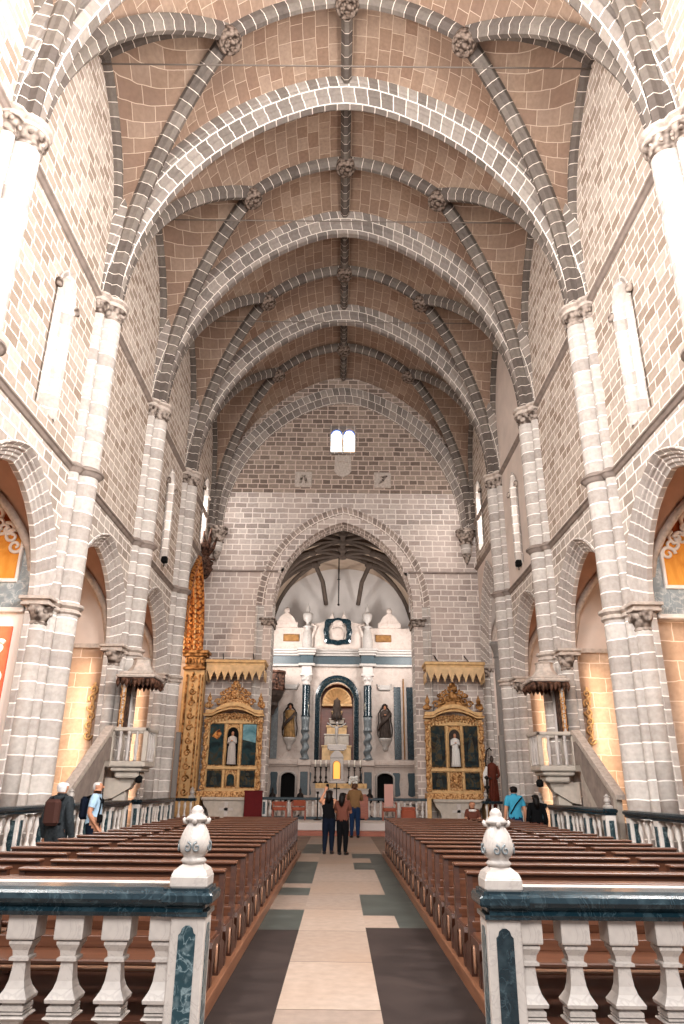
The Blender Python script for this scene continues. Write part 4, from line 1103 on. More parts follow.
mb.ball((cx_, cy_, cz_), (.35, .3, .6), 12, 8); mb.ball((cx_-.05, cy_, cz_+1.0), (.2, .2, .28), 10, 8)
for a, l, h in ((-1, .6, .9), (1, .5, 1.1), (-.4, .3, 1.4), (.6, .35, 1.5)):
    mb.tube([(cx_, cy_, cz_+.5), (cx_+a*l*.7, cy_-.1, cz_+h*.8), (cx_+a*l, cy_-.1, cz_+h+.3)], [.16, .1, .04], 8)
for k in range(8): mb.scroll(cx_-.3+.09*k, cz_-.5+.2*(k % 4), cy_-.3, .2, .05, 1.3, k, 1 if k % 2 else -1)
ob('carved_crest', mb, M['dwood'], r)

# tall blue-grey column of the right transept arch
mb = MB(); mb.lathe([(.34, 0), (.34, .35), (.28, .45), (.22, .6), (.24, 6.6), (.22, 6.9)], 20, (0, 0, 0)); mb.lathe([(.28, 6.9), (.24, 6.98), (.26, 7.1), (.36, 7.4), (.4, 7.42), (.4, 7.55)], 12)
col_ = ob('column', mb, M['colgrey'], None, (6.86, 30.6, 0)); tag(col_, 'tall smooth grey round column in the right-hand transept arch', 'column')

# ------------------------------------------------------------------ chancel shell
ch = MB(); CW = 4.25; cc = .06; YB = 41.6; TZ = 10.2; CHh = 4.2
ch.quad((cc-CW, 33.1, 0), (cc-CW, YB, 0), (cc-CW, YB, TZ), (cc-CW, 33.1, TZ)); ch.quad((cc+CW, 33.1, 0), (cc+CW, YB, 0), (cc+CW, YB, TZ), (cc+CW, 33.1, TZ))
pts = parch(CW, CHh-.3, 0, 16)
poly = [(cc+x, TZ+z) for x, z, _ in pts]
ch.add([(cc-CW, YB, 0), (cc+CW, YB, 0)] + [(a, YB, b) for a, b in poly[::-1]], [list(range(2+len(poly)))])
# inner side of the east wall
xs = [cc-CW+2*CW*k/32 for k in range(33)]
for a, b in zip(xs, xs[1:]):
    za = CS+arch_z(a-CX, CA, CH) if abs(a-CX) < CA else 0; zb = CS+arch_z(b-CX, CA, CH) if abs(b-CX) < CA else 0
    if (abs(a-CX) < CA) != (abs(b-CX) < CA): 
        za = zb = CS if True else 0
    ch.quad((a, 33.1, za), (b, 33.1, zb), (b, 33.1, 15), (a, 33.1, 15))
rows = [[V((a, yy, b+ (0 if j < 3 else 0))) for a, b in poly] for j, yy in enumerate((33.1, 36, 38.5, YB))]
ch.grid(rows, lambda a, b, R_=rows: (R_[a][b].x, R_[a][b].y), smooth=True, m=1)
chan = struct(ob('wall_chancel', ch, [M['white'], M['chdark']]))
def cz(x): return TZ + arch_z(min(abs(x-cc), CW), CW, CHh-.3)
def crib(x0, y0, x1, y1, n=10, r=.15, drop=.12):
    pa = [V((x0+(x1-x0)*k/n, y0+(y1-y0)*k/n, cz(x0+(x1-x0)*k/n)-drop)) for k in range(n+1)]
    mb = MB(); mb.tube(pa, r, 6, smooth=False); ob('chancel_rib', mb, M['chrib'], chan)
for ya, yb in ((33.2, 35.8), (35.8, 38.4)):
    ym = (ya+yb)/2
    for sx in (-1, 1):
        e0 = cc+sx*(CW-.05)
        crib(e0, ya, cc+sx*1.7, ym); crib(e0, yb, cc+sx*1.7, ym); crib(cc+sx*1.7, ym, cc, ya); crib(cc+sx*1.7, ym, cc, yb)
        crib(e0, yb, cc, yb)
        crib(cc+sx*1.7, ym, cc, ym)
    crib(cc, ya, cc, yb)
for sx in (-1, 1):      # the last bay fans out from the end boss to the back wall
    crib(cc, 38.4, cc+sx*1.6, 39.5); crib(cc+sx*1.6, 39.5, cc+sx*(CW-.1), 41.4); crib(cc+sx*1.6, 39.5, cc+sx*(CW-.1), 38.4)
    mb = MB(); mb.tube([(cc+sx*1.6, 39.5, cz(cc+sx*1.6)-.12), (cc+sx*1.15, 40.2, cz(cc+1.6)-1.0), (cc+sx*.95, 41.2, cz(cc+1.6)-2.1)], .13, 6, smooth=False); ob('chancel_rib', mb, M['chrib'], chan)
bo = MB(); bo.lathe([(0, -.2), (.2, -.18), (.3, -.05), (.3, .1), (0, .1)], 12); bo = bo.mesh('chancel_boss', [M['chrib']])
for x, y in ((cc, 33.3), (cc, 34.5), (cc, 35.8), (cc, 37.1), (cc, 38.4)) + tuple((cc+sx*1.7, y) for sx in (-1, 1) for y in (34.5, 37.1)) + ((cc-1.6, 39.5), (cc+1.6, 39.5)):
    ob('chancel_boss', bo, [], chan, (x, y, cz(x)-.15))
mb = MB(); mb.tube([(0, 0, 0), (0, 0, -2.7)], .035, 6); mb.lathe([(.02, -1.3), (.1, -1.25), (.02, -1.2)], 8); mb.ball((0, 0, -2.7), .07); mb.lathe([(.02, -.02), (.09, .02), (.05, .1)], 8)
o = ob('hanging_rod', mb, M['iron'], None, (-.14, 38.4, cz(0)-.3)); tag(o, 'thin black iron rod hanging from the chancel vault', 'chandelier rod')

# ------------------------------------------------------------------ main altarpiece (retable)
RY = 40.0; rc = -.17
R_ = thing('main_altarpiece', 'tall white and teal marble retable filling the end of the chancel', 'altar', (rc, RY, .85))
def rp(name, mb, mat, parent=None, label=None):
    return ob(name, mb, mat, parent or R_, (0, 0, -.85) if parent is None else (0, 0, 0), label=label)
def wall_with_holes(mb, x0, x1, z0, z1, holes, y0, y1):
    """holes: (cx, w, zb, zs, rise) arches"""
    xs = {x0, x1}
    for cx, w, zb, zs, rise in holes:
        for k in range(13): xs.add(round(cx-w/2*math.cos(PI*k/12), 4))
    xs = sorted(xs)
    for a, b in zip(xs, xs[1:]):
        m_ = (a+b)/2; hit = None
        for h in holes:
            if abs(m_-h[0]) < h[1]/2: hit = h
        if hit is None: mb.quad((a, y0, z0), (b, y0, z0), (b, y0, z1), (a, y0, z1)); continue
        cx, w, zb, zs, rise = hit
        zz = [zs+rise*math.sqrt(max(0, 1-((q-cx)/(w/2))**2)) for q in (a, b)]
        if zb > z0: mb.quad((a, y0, z0), (b, y0, z0), (b, y0, zb), (a, y0, zb))
        mb.quad((a, y0, zz[0]), (b, y0, zz[1]), (b, y0, z1), (a, y0, z1))
        mb.quad((a, y0, zz[0]), (b, y0, zz[1]), (b, y1, zz[1]), (a, y1, zz[0]))
    for cx, w, zb, zs, rise in holes:
        for q in (cx-w/2, cx+w/2): mb.quad((q, y0, zb), (q, y1, zb), (q, y1, zs), (q, y0, zs))
        mb.quad((cx-w/2, y0, zb), (cx+w/2, y0, zb), (cx+w/2, y1, zb), (cx-w/2, y1, zb))
mb = MB()
wall_with_holes(mb, -4.05, 4.25, .85, 2.75, [(-2.55, .85, .9, 2.1, .28), (2.6, .95, .9, 2.1, .3)], 0, .5)
wall_with_holes(mb, -4.05, 4.25, 2.95, 8.75, [(0, 1.85, 2.95, 6.1, .95)], 0, .55)
rp('marble_wall', mb, M['pmarble'])
for cx, w in ((-2.55, .85), (2.6, .95)):
    mb = MB(); mb.box(cx-w/2-.02, cx+w/2+.02, .42, .5, .85, 2.5)
    for k in (-1, 0, 1): mb.box(cx+k*.2-.01, cx+k*.2+.01, .38, .43, .9, 2.3)
    rp('dark_door', mb, M['black'], label='dark arched doorway')
for cx, w in ((-2.55, .85), (2.6, .95)):
    mb = MB(); mb.tube([(cx-w/2, -.03, .9), (cx-w/2, -.03, 2.1)]+[(cx-w/2*math.cos(PI*k/10), -.03, 2.1+.3*math.sin(PI*k/10)) for k in range(1, 10)]+[(cx+w/2, -.03, 2.1), (cx+w/2, -.03, .9)], .06, 6); rp('door_surround', mb, M['marble'])
for x in (-3.3, -1.55, 1.55, 3.2, 4.0):
    mb = MB(); w = .2 if abs(x) > 1.6 else .24
    mb.prism([(x-w, 1.3), (x-w*.8, 1.25), (x, 1.2), (x+w*.8, 1.25), (x+w, 1.3), (x+w*.75, 1.8), (x+w, 2.3), (x+w*.8, 2.38), (x-w*.8, 2.38), (x-w, 2.3), (x-w*.75, 1.8)], -.05, .02, 'y'); rp('teal_panel', mb, M['teal'])
for x in (-1.7, 1.68):
    mb = MB(); mb.box(x-.3, x+.3, -.22, .1, .85, 2.75, bev=.02); rp('column_pedestal', mb, M['pmarble'])
    mb = MB(); mb.box(x-.2, x+.2, -.25, -.2, 1.25, 2.4, bev=.01); rp('teal_panel', mb, M['teal'])
mb = MB(); mb.box(-4.1, 4.3, -.12, .1, 2.66, 2.76, bev=.02); mb.box(-4.1, 4.3, -.2, .1, 2.76, 2.82, bev=.02); mb.box(-4.1, 4.3, -.1, .1, 2.82, 3.0, bev=.02)
for x in (-1.7, 1.68): mb.box(x-.36, x+.36, -.4, .1, 2.7, 3.0, bev=.03)
rp('ledge', mb, M['pmarble'])
for x in (-1.7, 1.68):
    mb = MB(); rows = []      # lower twisted shaft
    for k in range(49):
        z = 3.1+1.35*k/48; a = k/48*2*PI*2.5
        rows.append([(x+.19*math.cos(2*PI*q/14)+.05*math.cos(a), -.2+.19*math.sin(2*PI*q/14)+.05*math.sin(a), z) for q in range(14)])
    mb.grid(rows, cu=True); mb.lathe([(.26, 3.0), (.26, 3.06), (.2, 3.1)], 14, (x, -.2, 0)); mb.lathe([(.2, 4.45), (.25, 4.5), (.2, 4.55), (.2, 4.72), (.22, 5.0), (.24, 5.2)], 14, (x, -.2, 0)); 
    rp('twisted_column', mb, M['bluegrey'])
    mb = MB(); mb.lathe([(.24, 5.2), (.26, 5.24), (.22, 5.3), (.22, 6.85), (.2, 6.9)], 16, (x, -.2, 0)); rp('column_shaft', mb, M['dmarble'])
    mb = MB(); mb.lathe([(.21, 6.88), (.24, 6.95), (.2, 7.0), (.27, 7.3), (.33, 7.4)], 10, (x, -.2, 0)); mb.box(x-.35, x+.35, -.5, .1, 7.38, 7.5, bev=.02)
    mb.box(x-.28, x+.28, -.4, .1, 7.5, 8.0, bev=.02)
    for k in range(6): mb.ball((x+.24*math.cos(k), -.2-.24*abs(math.sin(k)), 7.2), (.06,.06,.09), 6, 5)
    rp('column_capital', mb, M['white'])
for x in (-3.85, -3.4, 3.32, 4.02):
    mb = MB(); mb.box(x-.19, x+.19, -.06, .05, 3.05, 6.85, bev=.01); rp('pilaster', mb, M['dmarble'] if x > 0 else M['bluegrey'])
mb = MB(); mb.box(3.63, 3.70, -.1, .05, 3.05, 7.3, bev=.01); mb.box(-3.66, -3.58, -.1, .05, 3.05, 7.3, bev=.01); rp('brown_strip', mb, M['bronze'])
# niche
NZ = 6.1
mb = MB()
path = [(-1.05, 3.0)] + [(-1.05, 4.5), (-1.05, NZ)] + [(-1.05*math.cos(PI*k/16), NZ+1.15*math.sin(PI*k/16)) for k in range(1, 16)] + [(1.05, NZ), (1.05, 4.5), (1.05, 3.0)]
rows = []
for (k_, y) in ((1.14, -.02), (1.14, -.12), (1.04, -.16), (.98, -.10), (.9, -.06), (.88, .4)):
    rows.append([V((x*k_, y, 3.0+(z-3.0)*(1+(k_-1)*.35))) for x, z in path])
mb.grid(rows, None, smooth=False); rp('niche_frame', mb, M['dmarble'])
mb = MB(); mb.box(-.95, .95, 1.35, 1.4, 2.9, 7.1)
for sx in (-1, 1): mb.box(sx*.93, sx*.98, .5, 1.4, 2.9, 7.1)
mb.box(-.98, .98, .5, 1.4, 7.05, 7.1); rp('niche_back', mb, M['redbr'], label='warm brown niche interior')
mb = MB(); rows = []
for k in range(9):
    row = []
    for q in range(25):
        a = PI*q/24; t = k/8; fl_ = 1+.05*math.cos(q*PI)*t
        row.append(V((-.78*math.cos(a)*t*fl_, 1.25-.5*t*t, 6.0+.85*math.sin(a)*t*fl_)))
    rows.append(row)
mb.grid(rows, None, smooth=False); mb.tube([(-.8*math.cos(PI*q/16), .72, 6.0+.86*math.sin(PI*q/16)) for q in range(17)], .05, 6); mb.box(-.85, .85, .7, 1.3, 5.88, 6.0)
rp('shell', mb, M['canopyc'])
for k, (w, z0, z1) in enumerate(((.98, 2.95, 3.75), (.82, 3.75, 4.35), (.68, 4.35, 4.8), (.5, 4.8, 5.2), (.34, 5.2, 5.6), (.2, 5.6, 5.95))):
    mb = MB(); w = w*.8; y = .05+.13*k; mb.box(-w, w, y, 1.3, z0, z1-.08, bev=.02); mb.box(-w-.04, w+.04, y-.04, 1.3, z1-.08, z1, bev=.02)
    for q in range(3): mb.box(-w+2*w*(q+.18)/3, -w+2*w*(q+.82)/3, y-.015, y+.01, z0+.1, z1-.18)
    rp('throne_step', mb, M['cream'] if k % 2 else M['canopyc'])
mb = MB(); mb.lathe([(.3, 5.1), (.3, 5.3), (.2, 5.5), (.25, 5.7), (.18, 6.0), (.2, 6.1), (.08, 6.2), (0, 6.3)], 10, (0, .2, 0)); rp('baldachin', mb, M['statue'])
# statues on consoles
for x, q in ((-2.55, 0), (2.62, 1)):
    mb = MB(); mb.lathe([(.02, 3.45), (.1, 3.5), (.14, 3.6), (.12, 3.7), (.3, 3.95), (.36, 4.05), (.36, 4.12)], 12, (x, -.2, 0)); rp('console', mb, M['marble'])
    b, h, hands = figure(1.72, None, .27, arms='low' if q == 0 else 'pray')
    s_ = ob('wall_statue', b, M['statg'] if q == 0 else M['statue'], None, (rc+x, RY-.2, 4.12)); tag(s_, 'dark robed statue on a marble console, %s of the central niche' % ('left' if q == 0 else 'right'), 'statue', 'statues on the main altarpiece')
    ob('head', h, M['skin2'], s_)
    for h_ in hands: ob('hand', h_, M['skin2'], s_)
    mb = MB(); mb.lathe([(.40, .1), (.44, .5), (.36, .9), (.38, 1.3), (.26, 1.5), (.16, 1.62), (.17, 1.72), (.05, 1.82)], 14, (0, .06, 0), sy=.7, a0=-.15*PI, a1=1.15*PI); mb.tube([(.3, -.1, 1.3), (.1, -.26, 1.0), (-.25, -.22, .7), (-.36, -.05, .4)], [.06, .09, .09, .04], 8); ob('cloak', mb, M['statue'], s_)
    mb = MB(); mb.tube([(x-.4, -.06, 7.0), (x-.3, -.08, 6.7), (x+.3, -.08, 6.7), (x+.4, -.06, 7.0)], .05, 6); mb.box(x-.35, x+.35, -.06, .02, 6.72, 6.95, bev=.02); rp('carved_swag', mb, M['marble'])
# entablature
mb = MB(); mb.box(-4.1, 4.3, -.12, .1, 8.05, 8.5)
for x in (-1.7, 1.68): mb.box(x-.36, x+.36, -.48, .1, 8.05, 8.5, bev=.01)
rp('frieze_band', mb, M['teal'])
mb = MB()
for z0, z1, d in ((7.92, 8.05, .2), (8.5, 8.62, .25), (8.62, 8.74, .4), (8.74, 8.84, .5)):
    mb.box(-4.1, 4.3, -d, .15, z0, z1, bev=.02)
    for x in (-1.7, 1.68): mb.box(x-.4-d*.3, x+.4+d*.3, -d-.35, .15, z0, z1, bev=.02)
rp('cornice', mb, M['marble'])
# attic
mb = MB(); mb.box(-4.0, 4.2, .05, .45, 8.84, 10.15, bev=.02); mb.box(-1.35, 1.35, -.05, .45, 8.84, 10.4, bev=.02)
for sx in (-1, 1):
    pts = [(sx*1.35, 10.35)] + [(sx*(1.35-1.05*math.sin(PI/2*k/8)), 10.35+.75*(1-math.cos(PI/2*k/8))) for k in range(1, 9)] + [(sx*.35, 11.05), (sx*.1, 10.35)]
    mb.prism(pts if sx > 0 else pts[::-1], -.15, .3, 'y')
    mb.box(sx*2.3, sx*3.6, -.02, .4, 10.15, 10.45, bev=.02); mb.prism([(sx*2.4, 10.45), (sx*3.5, 10.45), (sx*3.3, 10.8), (sx*2.95, 11.05), (sx*2.6, 10.8)], .0, .35, 'y')
    mb.ball((sx*2.95, .15, 11.15), (.18, .15, .2))
    mb.tube([(sx*1.5, -.1, 8.9), (sx*1.45, -.12, 9.6), (sx*1.2, -.12, 10.2), (sx*1.5, -.1, 10.3)], [.13, .1, .07, .1], 8)
rp('attic', mb, M['pmarble'])
for x in (-1.72, 1.68):
    mb = MB(); mb.lathe([(.34, 8.84), (.34, 8.95), (.28, 9.1), (.32, 9.4), (.22, 9.9), (.14, 10.1), (.3, 10.15), (.12, 10.25), (.08, 10.4), (.24, 10.55), (.3, 10.85), (.26, 10.95), (.1, 11.0), (.14, 11.1), (.08, 11.35), (.0, 11.55)], 12, (x, -.1, 0))
    rp('urn_finial', mb, M['marble'])
mb = MB(); n = 40
def mprof(t, r): return ((r*(1+.09*math.cos(4*t+PI) + .05*math.cos(8*t)))*math.cos(t)*1.05, (r*(1+.09*math.cos(4*t+PI)+.05*math.cos(8*t)))*math.sin(t))
rows = [[V((mprof(2*PI*k/n, r)[0], y, 9.9+mprof(2*PI*k/n, r)[1])) for k in range(n)] for r, y in ((.82, -.05), (.82, -.2), (.7, -.26), (.55, -.2), (.5, -.06))]
mb.grid(rows, None, cu=True, smooth=False); md = rp('medallion', mb, M['dmarble'])
mb = MB(); mb.ball((0, -.07, 9.75), (.36, .12, .42), 14, 8); mb.ball((0, -.2, 10.35), (.3, .1, .22), 12, 8); mb.tube([(-.3, -.2, 10.15), (0, -.26, 10.22), (.3, -.2, 10.15)], .07, 6); ob('shield', mb, M['pmarble'], R_, (0, 0, -.85))
for x in (-2.65, 2.6):
    mb = MB(); mb.box(x-.45, x+.45, -.06, .06, 9.35, 9.75, bev=.02); rp('plaque', mb, M['bronze'], label='bronze-coloured plaque')
# side tribune box
mb = MB(); o8 = PI/8
mb.lathe([(.62, 6.55), (.68, 6.6), (.62, 6.68), (.62, 7.45), (.7, 7.5), (.7, 7.6)], 8, rot=o8, smooth=False)
for k in range(8):
    a = PI*k/4; mb.tube([(.6*math.cos(a+o8), .6*math.sin(a+o8), 6.65), (.6*math.cos(a+o8), .6*math.sin(a+o8), 7.5)], .05, 6)
tr = ob('tribune_box', mb, M['dwood'], None, (-3.6, 38.7, -.15)); tag(tr, 'dark carved wooden pulpit box on the left side of the chancel', 'tribune')
mb = MB(); mb.lathe([(.0, 5.3), (.1, 5.35), (.16, 5.6), (.34, 5.8), (.3, 5.95), (.55, 6.3), (.62, 6.55)], 8, rot=o8, smooth=False); ob('corbel', mb, M['statue'], tr)
# crucifix
cz0 = 4.75
c = thing('crucifix', 'white crucified figure on a tall cross before the central niche', 'crucifix', (rc, 39.35, cz0-1.35))
mb = MB(); mb.box(-.03, .03, -.02, .02, -.55, 2.0); mb.box(-.5, .5, -.02, .02, 1.35, 1.42); ob('cross', mb, M['iron'], c)
mb = MB()
mb.tube([(0, -.06, 0), (.02, -.08, .35), (-.02, -.09, .6), (0, -.08, .85), (0, -.07, 1.2), (0, -.07, 1.3)], [.03, .05, .07, .08, .1, .05], 8)
for sx in (-1, 1): mb.tube([(0, -.07, 1.2), (sx*.25, -.06, 1.28), (sx*.5, -.05, 1.45)], [.05, .035, .025], 8)
mb.ball((.03, -.12, 1.42), (.07, .08, .1)); ob('corpus', mb, M['marble'], c)
# altar table, tabernacle, candlesticks
ay = 38.9
a = thing('altar_table', 'white-fronted altar table with gilded shelf at the foot of the main altarpiece', 'altar', (.12, ay, .85))
mb = MB(); mb.box(-1.32, 1.38, -.45, .45, 0, .68, bev=.02); ob('table_body', mb, M['white'], a)
mb = MB(); mb.box(-1.4, 1.46, -.5, .5, .68, .74, bev=.01); ob('table_top', mb, M['cream'], a)
mb = MB(); mb.box(-1.35, 1.3, -.1, .5, .74, .98, bev=.02)
for k in range(12): mb.scroll(-1.2+.21*k, .86, -.12, .07, .02, 1.1, k, 1)
ob('gilded_shelf', mb, M['goldp'], a)
t = thing('tabernacle', 'pale tabernacle with glowing golden arched door on the altar shelf', 'tabernacle', (rc+.03, 38.95, 1.83))
mb = MB(); mb.box(-.42, .42, -.2, .25, 0, .1, bev=.02); mb.box(-.34, .34, -.16, .25, .1, 1.25, bev=.03); mb.prism([(-.36, 1.25), (.36, 1.25), (.3, 1.4), (.1, 1.6), (-.1, 1.6), (-.3, 1.4)], -.18, .2, 'y'); mb.box(-.4, .4, -.2, .25, 1.6, 1.66, bev=.02); mb.box(-.5, .5, -.1, .25, 1.66, 1.9, bev=.03); ob('cabinet', mb, M['white'], t)
mb = MB(); mb.prism(arch_poly(0, .34, .22, .9, .17, 8), -.19, -.16, 'y'); ob('door', mb, M['glow'], t, label='glowing golden door')
mb = MB(); mb.tube([(-.19, -.19, .22), (-.19, -.19, .9)]+[(-.19*math.cos(PI*k/8), -.19, .9+.19*math.sin(PI*k/8)) for k in range(1, 8)]+[(.19, -.19, .9), (.19, -.19, .22)], .025, 6); ob('door_frame', mb, M['goldp'], t)
def candlestick(H=.8, m='iron'):
    mb = MB(); mb.lathe([(.13, 0), (.13, .03), (.05, .1), (.03, .18), (.07, .28), (.03, .38), (.025, H*.75), (.06, H*.8), (.03, H*.84), (.08, H)], 10); return mb
cm = candlestick(.8).mesh('candlestick', [M['iron']]); wm_ = MB().lathe([(.03, 0), (.03, .35), (0, .36)], 8).mesh('candle', [M['candle']])
spots = [(-1.18, 'outermost left'), (-.9, 'second from the left end'), (-.58-.04, 'just left of the tabernacle'), (.56, 'just right of the tabernacle'), (.86, 'second from the right end'), (1.16, 'outermost right')]
for x, w in spots:
    o = ob('candlestick', cm, [], None, (rc+x+.1, 38.95+.05, 1.83)); tag(o, 'dark candlestick with candle on the altar shelf, %s' % w, 'candlestick', 'candlesticks on the main altar'); ob('candle', wm_, [], o, (0, 0, .78))
# flowers on the altar
mb = MB(); rng = random.Random(3)
for k in range(26): mb.ball((rng.uniform(-.2, .2), rng.uniform(-.12, .12), .35+rng.uniform(-.12, .2)), .07, 6, 5)
f = thing('flower_arrangement', 'round bunch of white flowers in a dark vase on the altar', 'flowers', (.72, 38.62, 1.59)); ob('blossoms', mb, M['flower'], f)
mb = MB(); mb.lathe([(.07, 0), (.1, .08), (.06, .22), (.08, .26)], 10); ob('vase', mb, M['iron'], f)

# hanging lamps / dark urn stands at the sides of the chancel
for x, w in ((-2.95, 'far left'), (-1.72, 'left of the altar'), (1.35, 'right of the altar')):
    mb = MB(); mb.lathe([(.12, 0), (.12, .04), (.03, .1), (.03, .55), (.1, .62), (.16, .75), (.14, .9), (.05, .98), (.06, 1.1), (0, 1.2)], 10)
    o = ob('pedestal_lamp', mb, M['iron'], None, (x, 33.6, .42)); tag(o, 'dark lamp on a slim stand behind the altar rail, %s' % w, 'lamp')

# ------------------------------------------------------------------ things in front of the altar rail
mb = MB(); mb.box(-.38, .38, -.03, .03, 0, 1.02, bev=.02); mb.box(-.4, .4, -.05, .05, 1.0, 1.06, bev=.02); mb.box(-.3, -.24, -.25, .25, 0, .05); mb.box(.24, .3, -.25, .25, 0, .05)
o = ob('folding_screen', mb, M['maroon'], None, (-3.42, 30.4, .42)); o.scale = (.95, 1, 1); tag(o, 'plain maroon upright screen beside the left gilded altar', 'screen')
def armchair(name, lab, loc, back, cm_, high=.9):
    r = thing(name, lab, 'chair', loc, 0, None)
    mb = MB(); mb.box(-.27, .27, -.27, .27, .34, .46, bev=.04); ob('seat', mb, M[cm_], r)
    mb = MB(); mb.box(-back, back, .22, .28, .5, high, bev=.03); ob('backrest', mb, M[cm_] if high < 1.2 else M['pink'], r)
    for x in (-.26, .26):
        mb = MB(); mb.tube([(x, .22, .62), (x, .0, .66), (x, -.24, .62), (x, -.25, .4)], .03, 6); ob('armrest', mb, M['redbr'], r)
        for y in (-.24, .24):
            mb = MB(); mb.box(x-.025, x+.025, y-.025, y+.025, 0, .36, bev=.005); ob('leg', mb, M['redbr'], r)
    return r
armchair('armchair', 'low salmon-coloured chair before the altar rail, nearer the left gilded altar', (-2.35, 30.3, .42), .25, 'salmon', .66)
armchair('armchair', 'low salmon-coloured chair before the altar rail, the one nearer the aisle on the left', (-1.6, 30.4, .42), .25, 'salmon', .72)
armchair('high_backed_chair', 'pale pink high-backed chair before the altar rail on the right', (2.0, 30.4, .42), .18, 'salmon', 1.35)
mb = MB(); mb.box(-.28, .28, -.28, .28, .0, .42, bev=.06); mb.box(-.26, .26, -.26, .26, .42, .5, bev=.04); o = ob('footstool', mb, M['salmon'], None, (2.75, 30.4, .42)); tag(o, 'low salmon stool beside the pale pink high-backed chair', 'stool')
o = thing('lectern', 'broad reddish-brown wooden lectern behind the man in tan', 'lectern', (.62, 30.6, .42))
mb = MB(); mb.prism([(-.5, .12), (.55, .05), (.55, .85), (.45, .93), (-.42, .95), (-.5, .85)], -.06, .06, 'y'); ob('front_board', mb, M['redbr'], o)
mb = MB(); mb.box(-.45, .48, -.12, .3, .9, .96, bev=.01); ob('desk_top', mb, M['redbr'], o)
for x in (-.42, .45):
    mb = MB(); mb.box(x-.04, x+.04, -.08, .25, 0, .9, bev=.01); ob('leg', mb, M['redbr'], o)
mb = MB(); mb.lathe([(.16, 0), (.16, .03), (.03, .06), (.025, .95), (.06, .98), (.05, 1.05)], 10); o = ob('candle_stand', mb, M['iron'], None, (-.85, 30.2, .42)); tag(o, 'tall thin black candle stand left of the two women', 'candle stand')
mb = MB(); mb.lathe([(.14, 0), (.14, .03), (.02, .06), (.02, 1.2)], 10); mb.box(-.1, .1, -.015, .015, 1.15, 1.19); mb.box(-.02, .02, -.015, .015, 1.1, 1.34); 
for a, b in ((-.1, 1.17), (.1, 1.17), (0, 1.34)): mb.ball((a, 0, b), .03, 8, 6)
o = ob('standing_cross', mb, M['iron'], None, (-.1, 29.4, .42)); tag(o, 'small black processional cross standing above the woman in brown', 'cross')

# right: tall wooden saint figure with white banner, and dark console
f = thing('processional_statue', 'tall reddish-brown robed statue by the pier right of the right-hand gilded altar', 'statue', (6.05, 29.7, .3))
mb = MB(); mb.lathe([(.34, 0), (.34, .1), (.28, .2), (.26, .55), (.3, .6)], 4, rot=PI/4, smooth=False); ob('plinth', mb, M['redrobe'], f)
b, h, hands = figure(2.0, None, .17, arms='low')
for q in [b, h]+hands: q.v = [(x*.9, y*.9, z+.6) for x, y, z in q.v]
rb_ = ob('robe', b, M['redrobe'], f); ob('head', h, M['statue'], f)
for h_ in hands: ob('hand', h_, M['statue'], rb_)
mb = MB(); mb.tube([(-.24, -.1, 1.2), (-.26, -.1, 2.4), (-.2, -.1, 2.75), (-.08, -.1, 2.85), (.0, -.1, 2.75)], .03, 8); ob('staff', mb, M['iron'], f)
mb = MB(); mb.tube([(-.3, -.16, 1.3), (-.34, -.2, 1.6), (-.32, -.18, 1.9), (-.25, -.16, 2.15)], [.05, .09, .09, .04], 8); ob('white_cloth', mb, M['cwhite'], f)
mb = MB(); mb.lathe([(.12, 0), (.12, .04), (.03, .1), (.04, .4), (.14, .5), (.03, .55), (.03, .75), (.1, .82), (.02, .9)], 10); o = ob('pedestal_lamp', mb, M['iron'], None, (5.62, 28.75, 1.205)); tag(o, 'small dark ornate lamp on the railing beside the right-hand statue', 'lamp')

# carved stones in the east wall
x = .01
mb = MB(); mb.prism([(-.4, 17.15), (.4, 17.15), (.42, 16.3), (.3, 16.1), (0, 15.95), (-.3, 16.1), (-.42, 16.3)], -.1, .02, 'y'); mb.tube([(-.25, -.12, 16.75), (0, -.16, 16.86), (.25, -.12, 16.75)], [.03, .07, .03], 8)
o = ob('stone_shield', mb, M['stone'], None, (.02, BACK, 0)); tag(o, 'carved pale stone shield under the small stained window', 'relief')
for x, w in ((-1.93, 'left'), (1.99, 'right')):
    mb = MB(); mb.box(-.42, .42, -.08, .02, 15.43, 16.25, bev=.03); mb.box(-.36, .36, -.1, -.07, 15.5, 16.18, bev=.02)
    o = ob('carved_plaque', mb, M['stone'], None, (x, BACK, 0)); tag(o, 'square carved stone plaque in the end wall, %s of the small window' % w, 'relief')
    mb = MB()
    if w == 'left': mb.prism([(-.22, 15.6), (-.08, 15.6), (0, 16.0), (.1, 15.6), (.24, 15.6), (.1, 16.05), (-.1, 16.05)], -.13, -.1, 'y')
    else:
        for k in range(5): mb.tube([(-.2+.08*k, -.11, 15.62+.1*k), (.0+.06*k, -.12, 15.7+.08*k), (.1-.05*k, -.11, 15.9+.02*k)], .03, 6)
    ob('relief', mb, M['carv'], o)

# ------------------------------------------------------------------ tie rods
for i, (Yr, zr) in enumerate(((12.9, 19.15), (18.26, 19.1), (23.7, 19.1), (21.0, 15.9))):
    if i == 3: continue
    mb = MB(); n = 24
    mb.tube([(-6.45+12.9*k/n, 0, -.35*(1-((k-n/2)/(n/2))**2)*0) for k in range(n+1)], .02, 6)
    o = ob('tie_rod', mb, M['rod'], None, (0, Yr, zr)); tag(o, 'thin iron tie rod spanning the vault, %s from the camera' % ('first', 'second', 'third')[i], 'tie rod', 'iron tie rods under the vault')

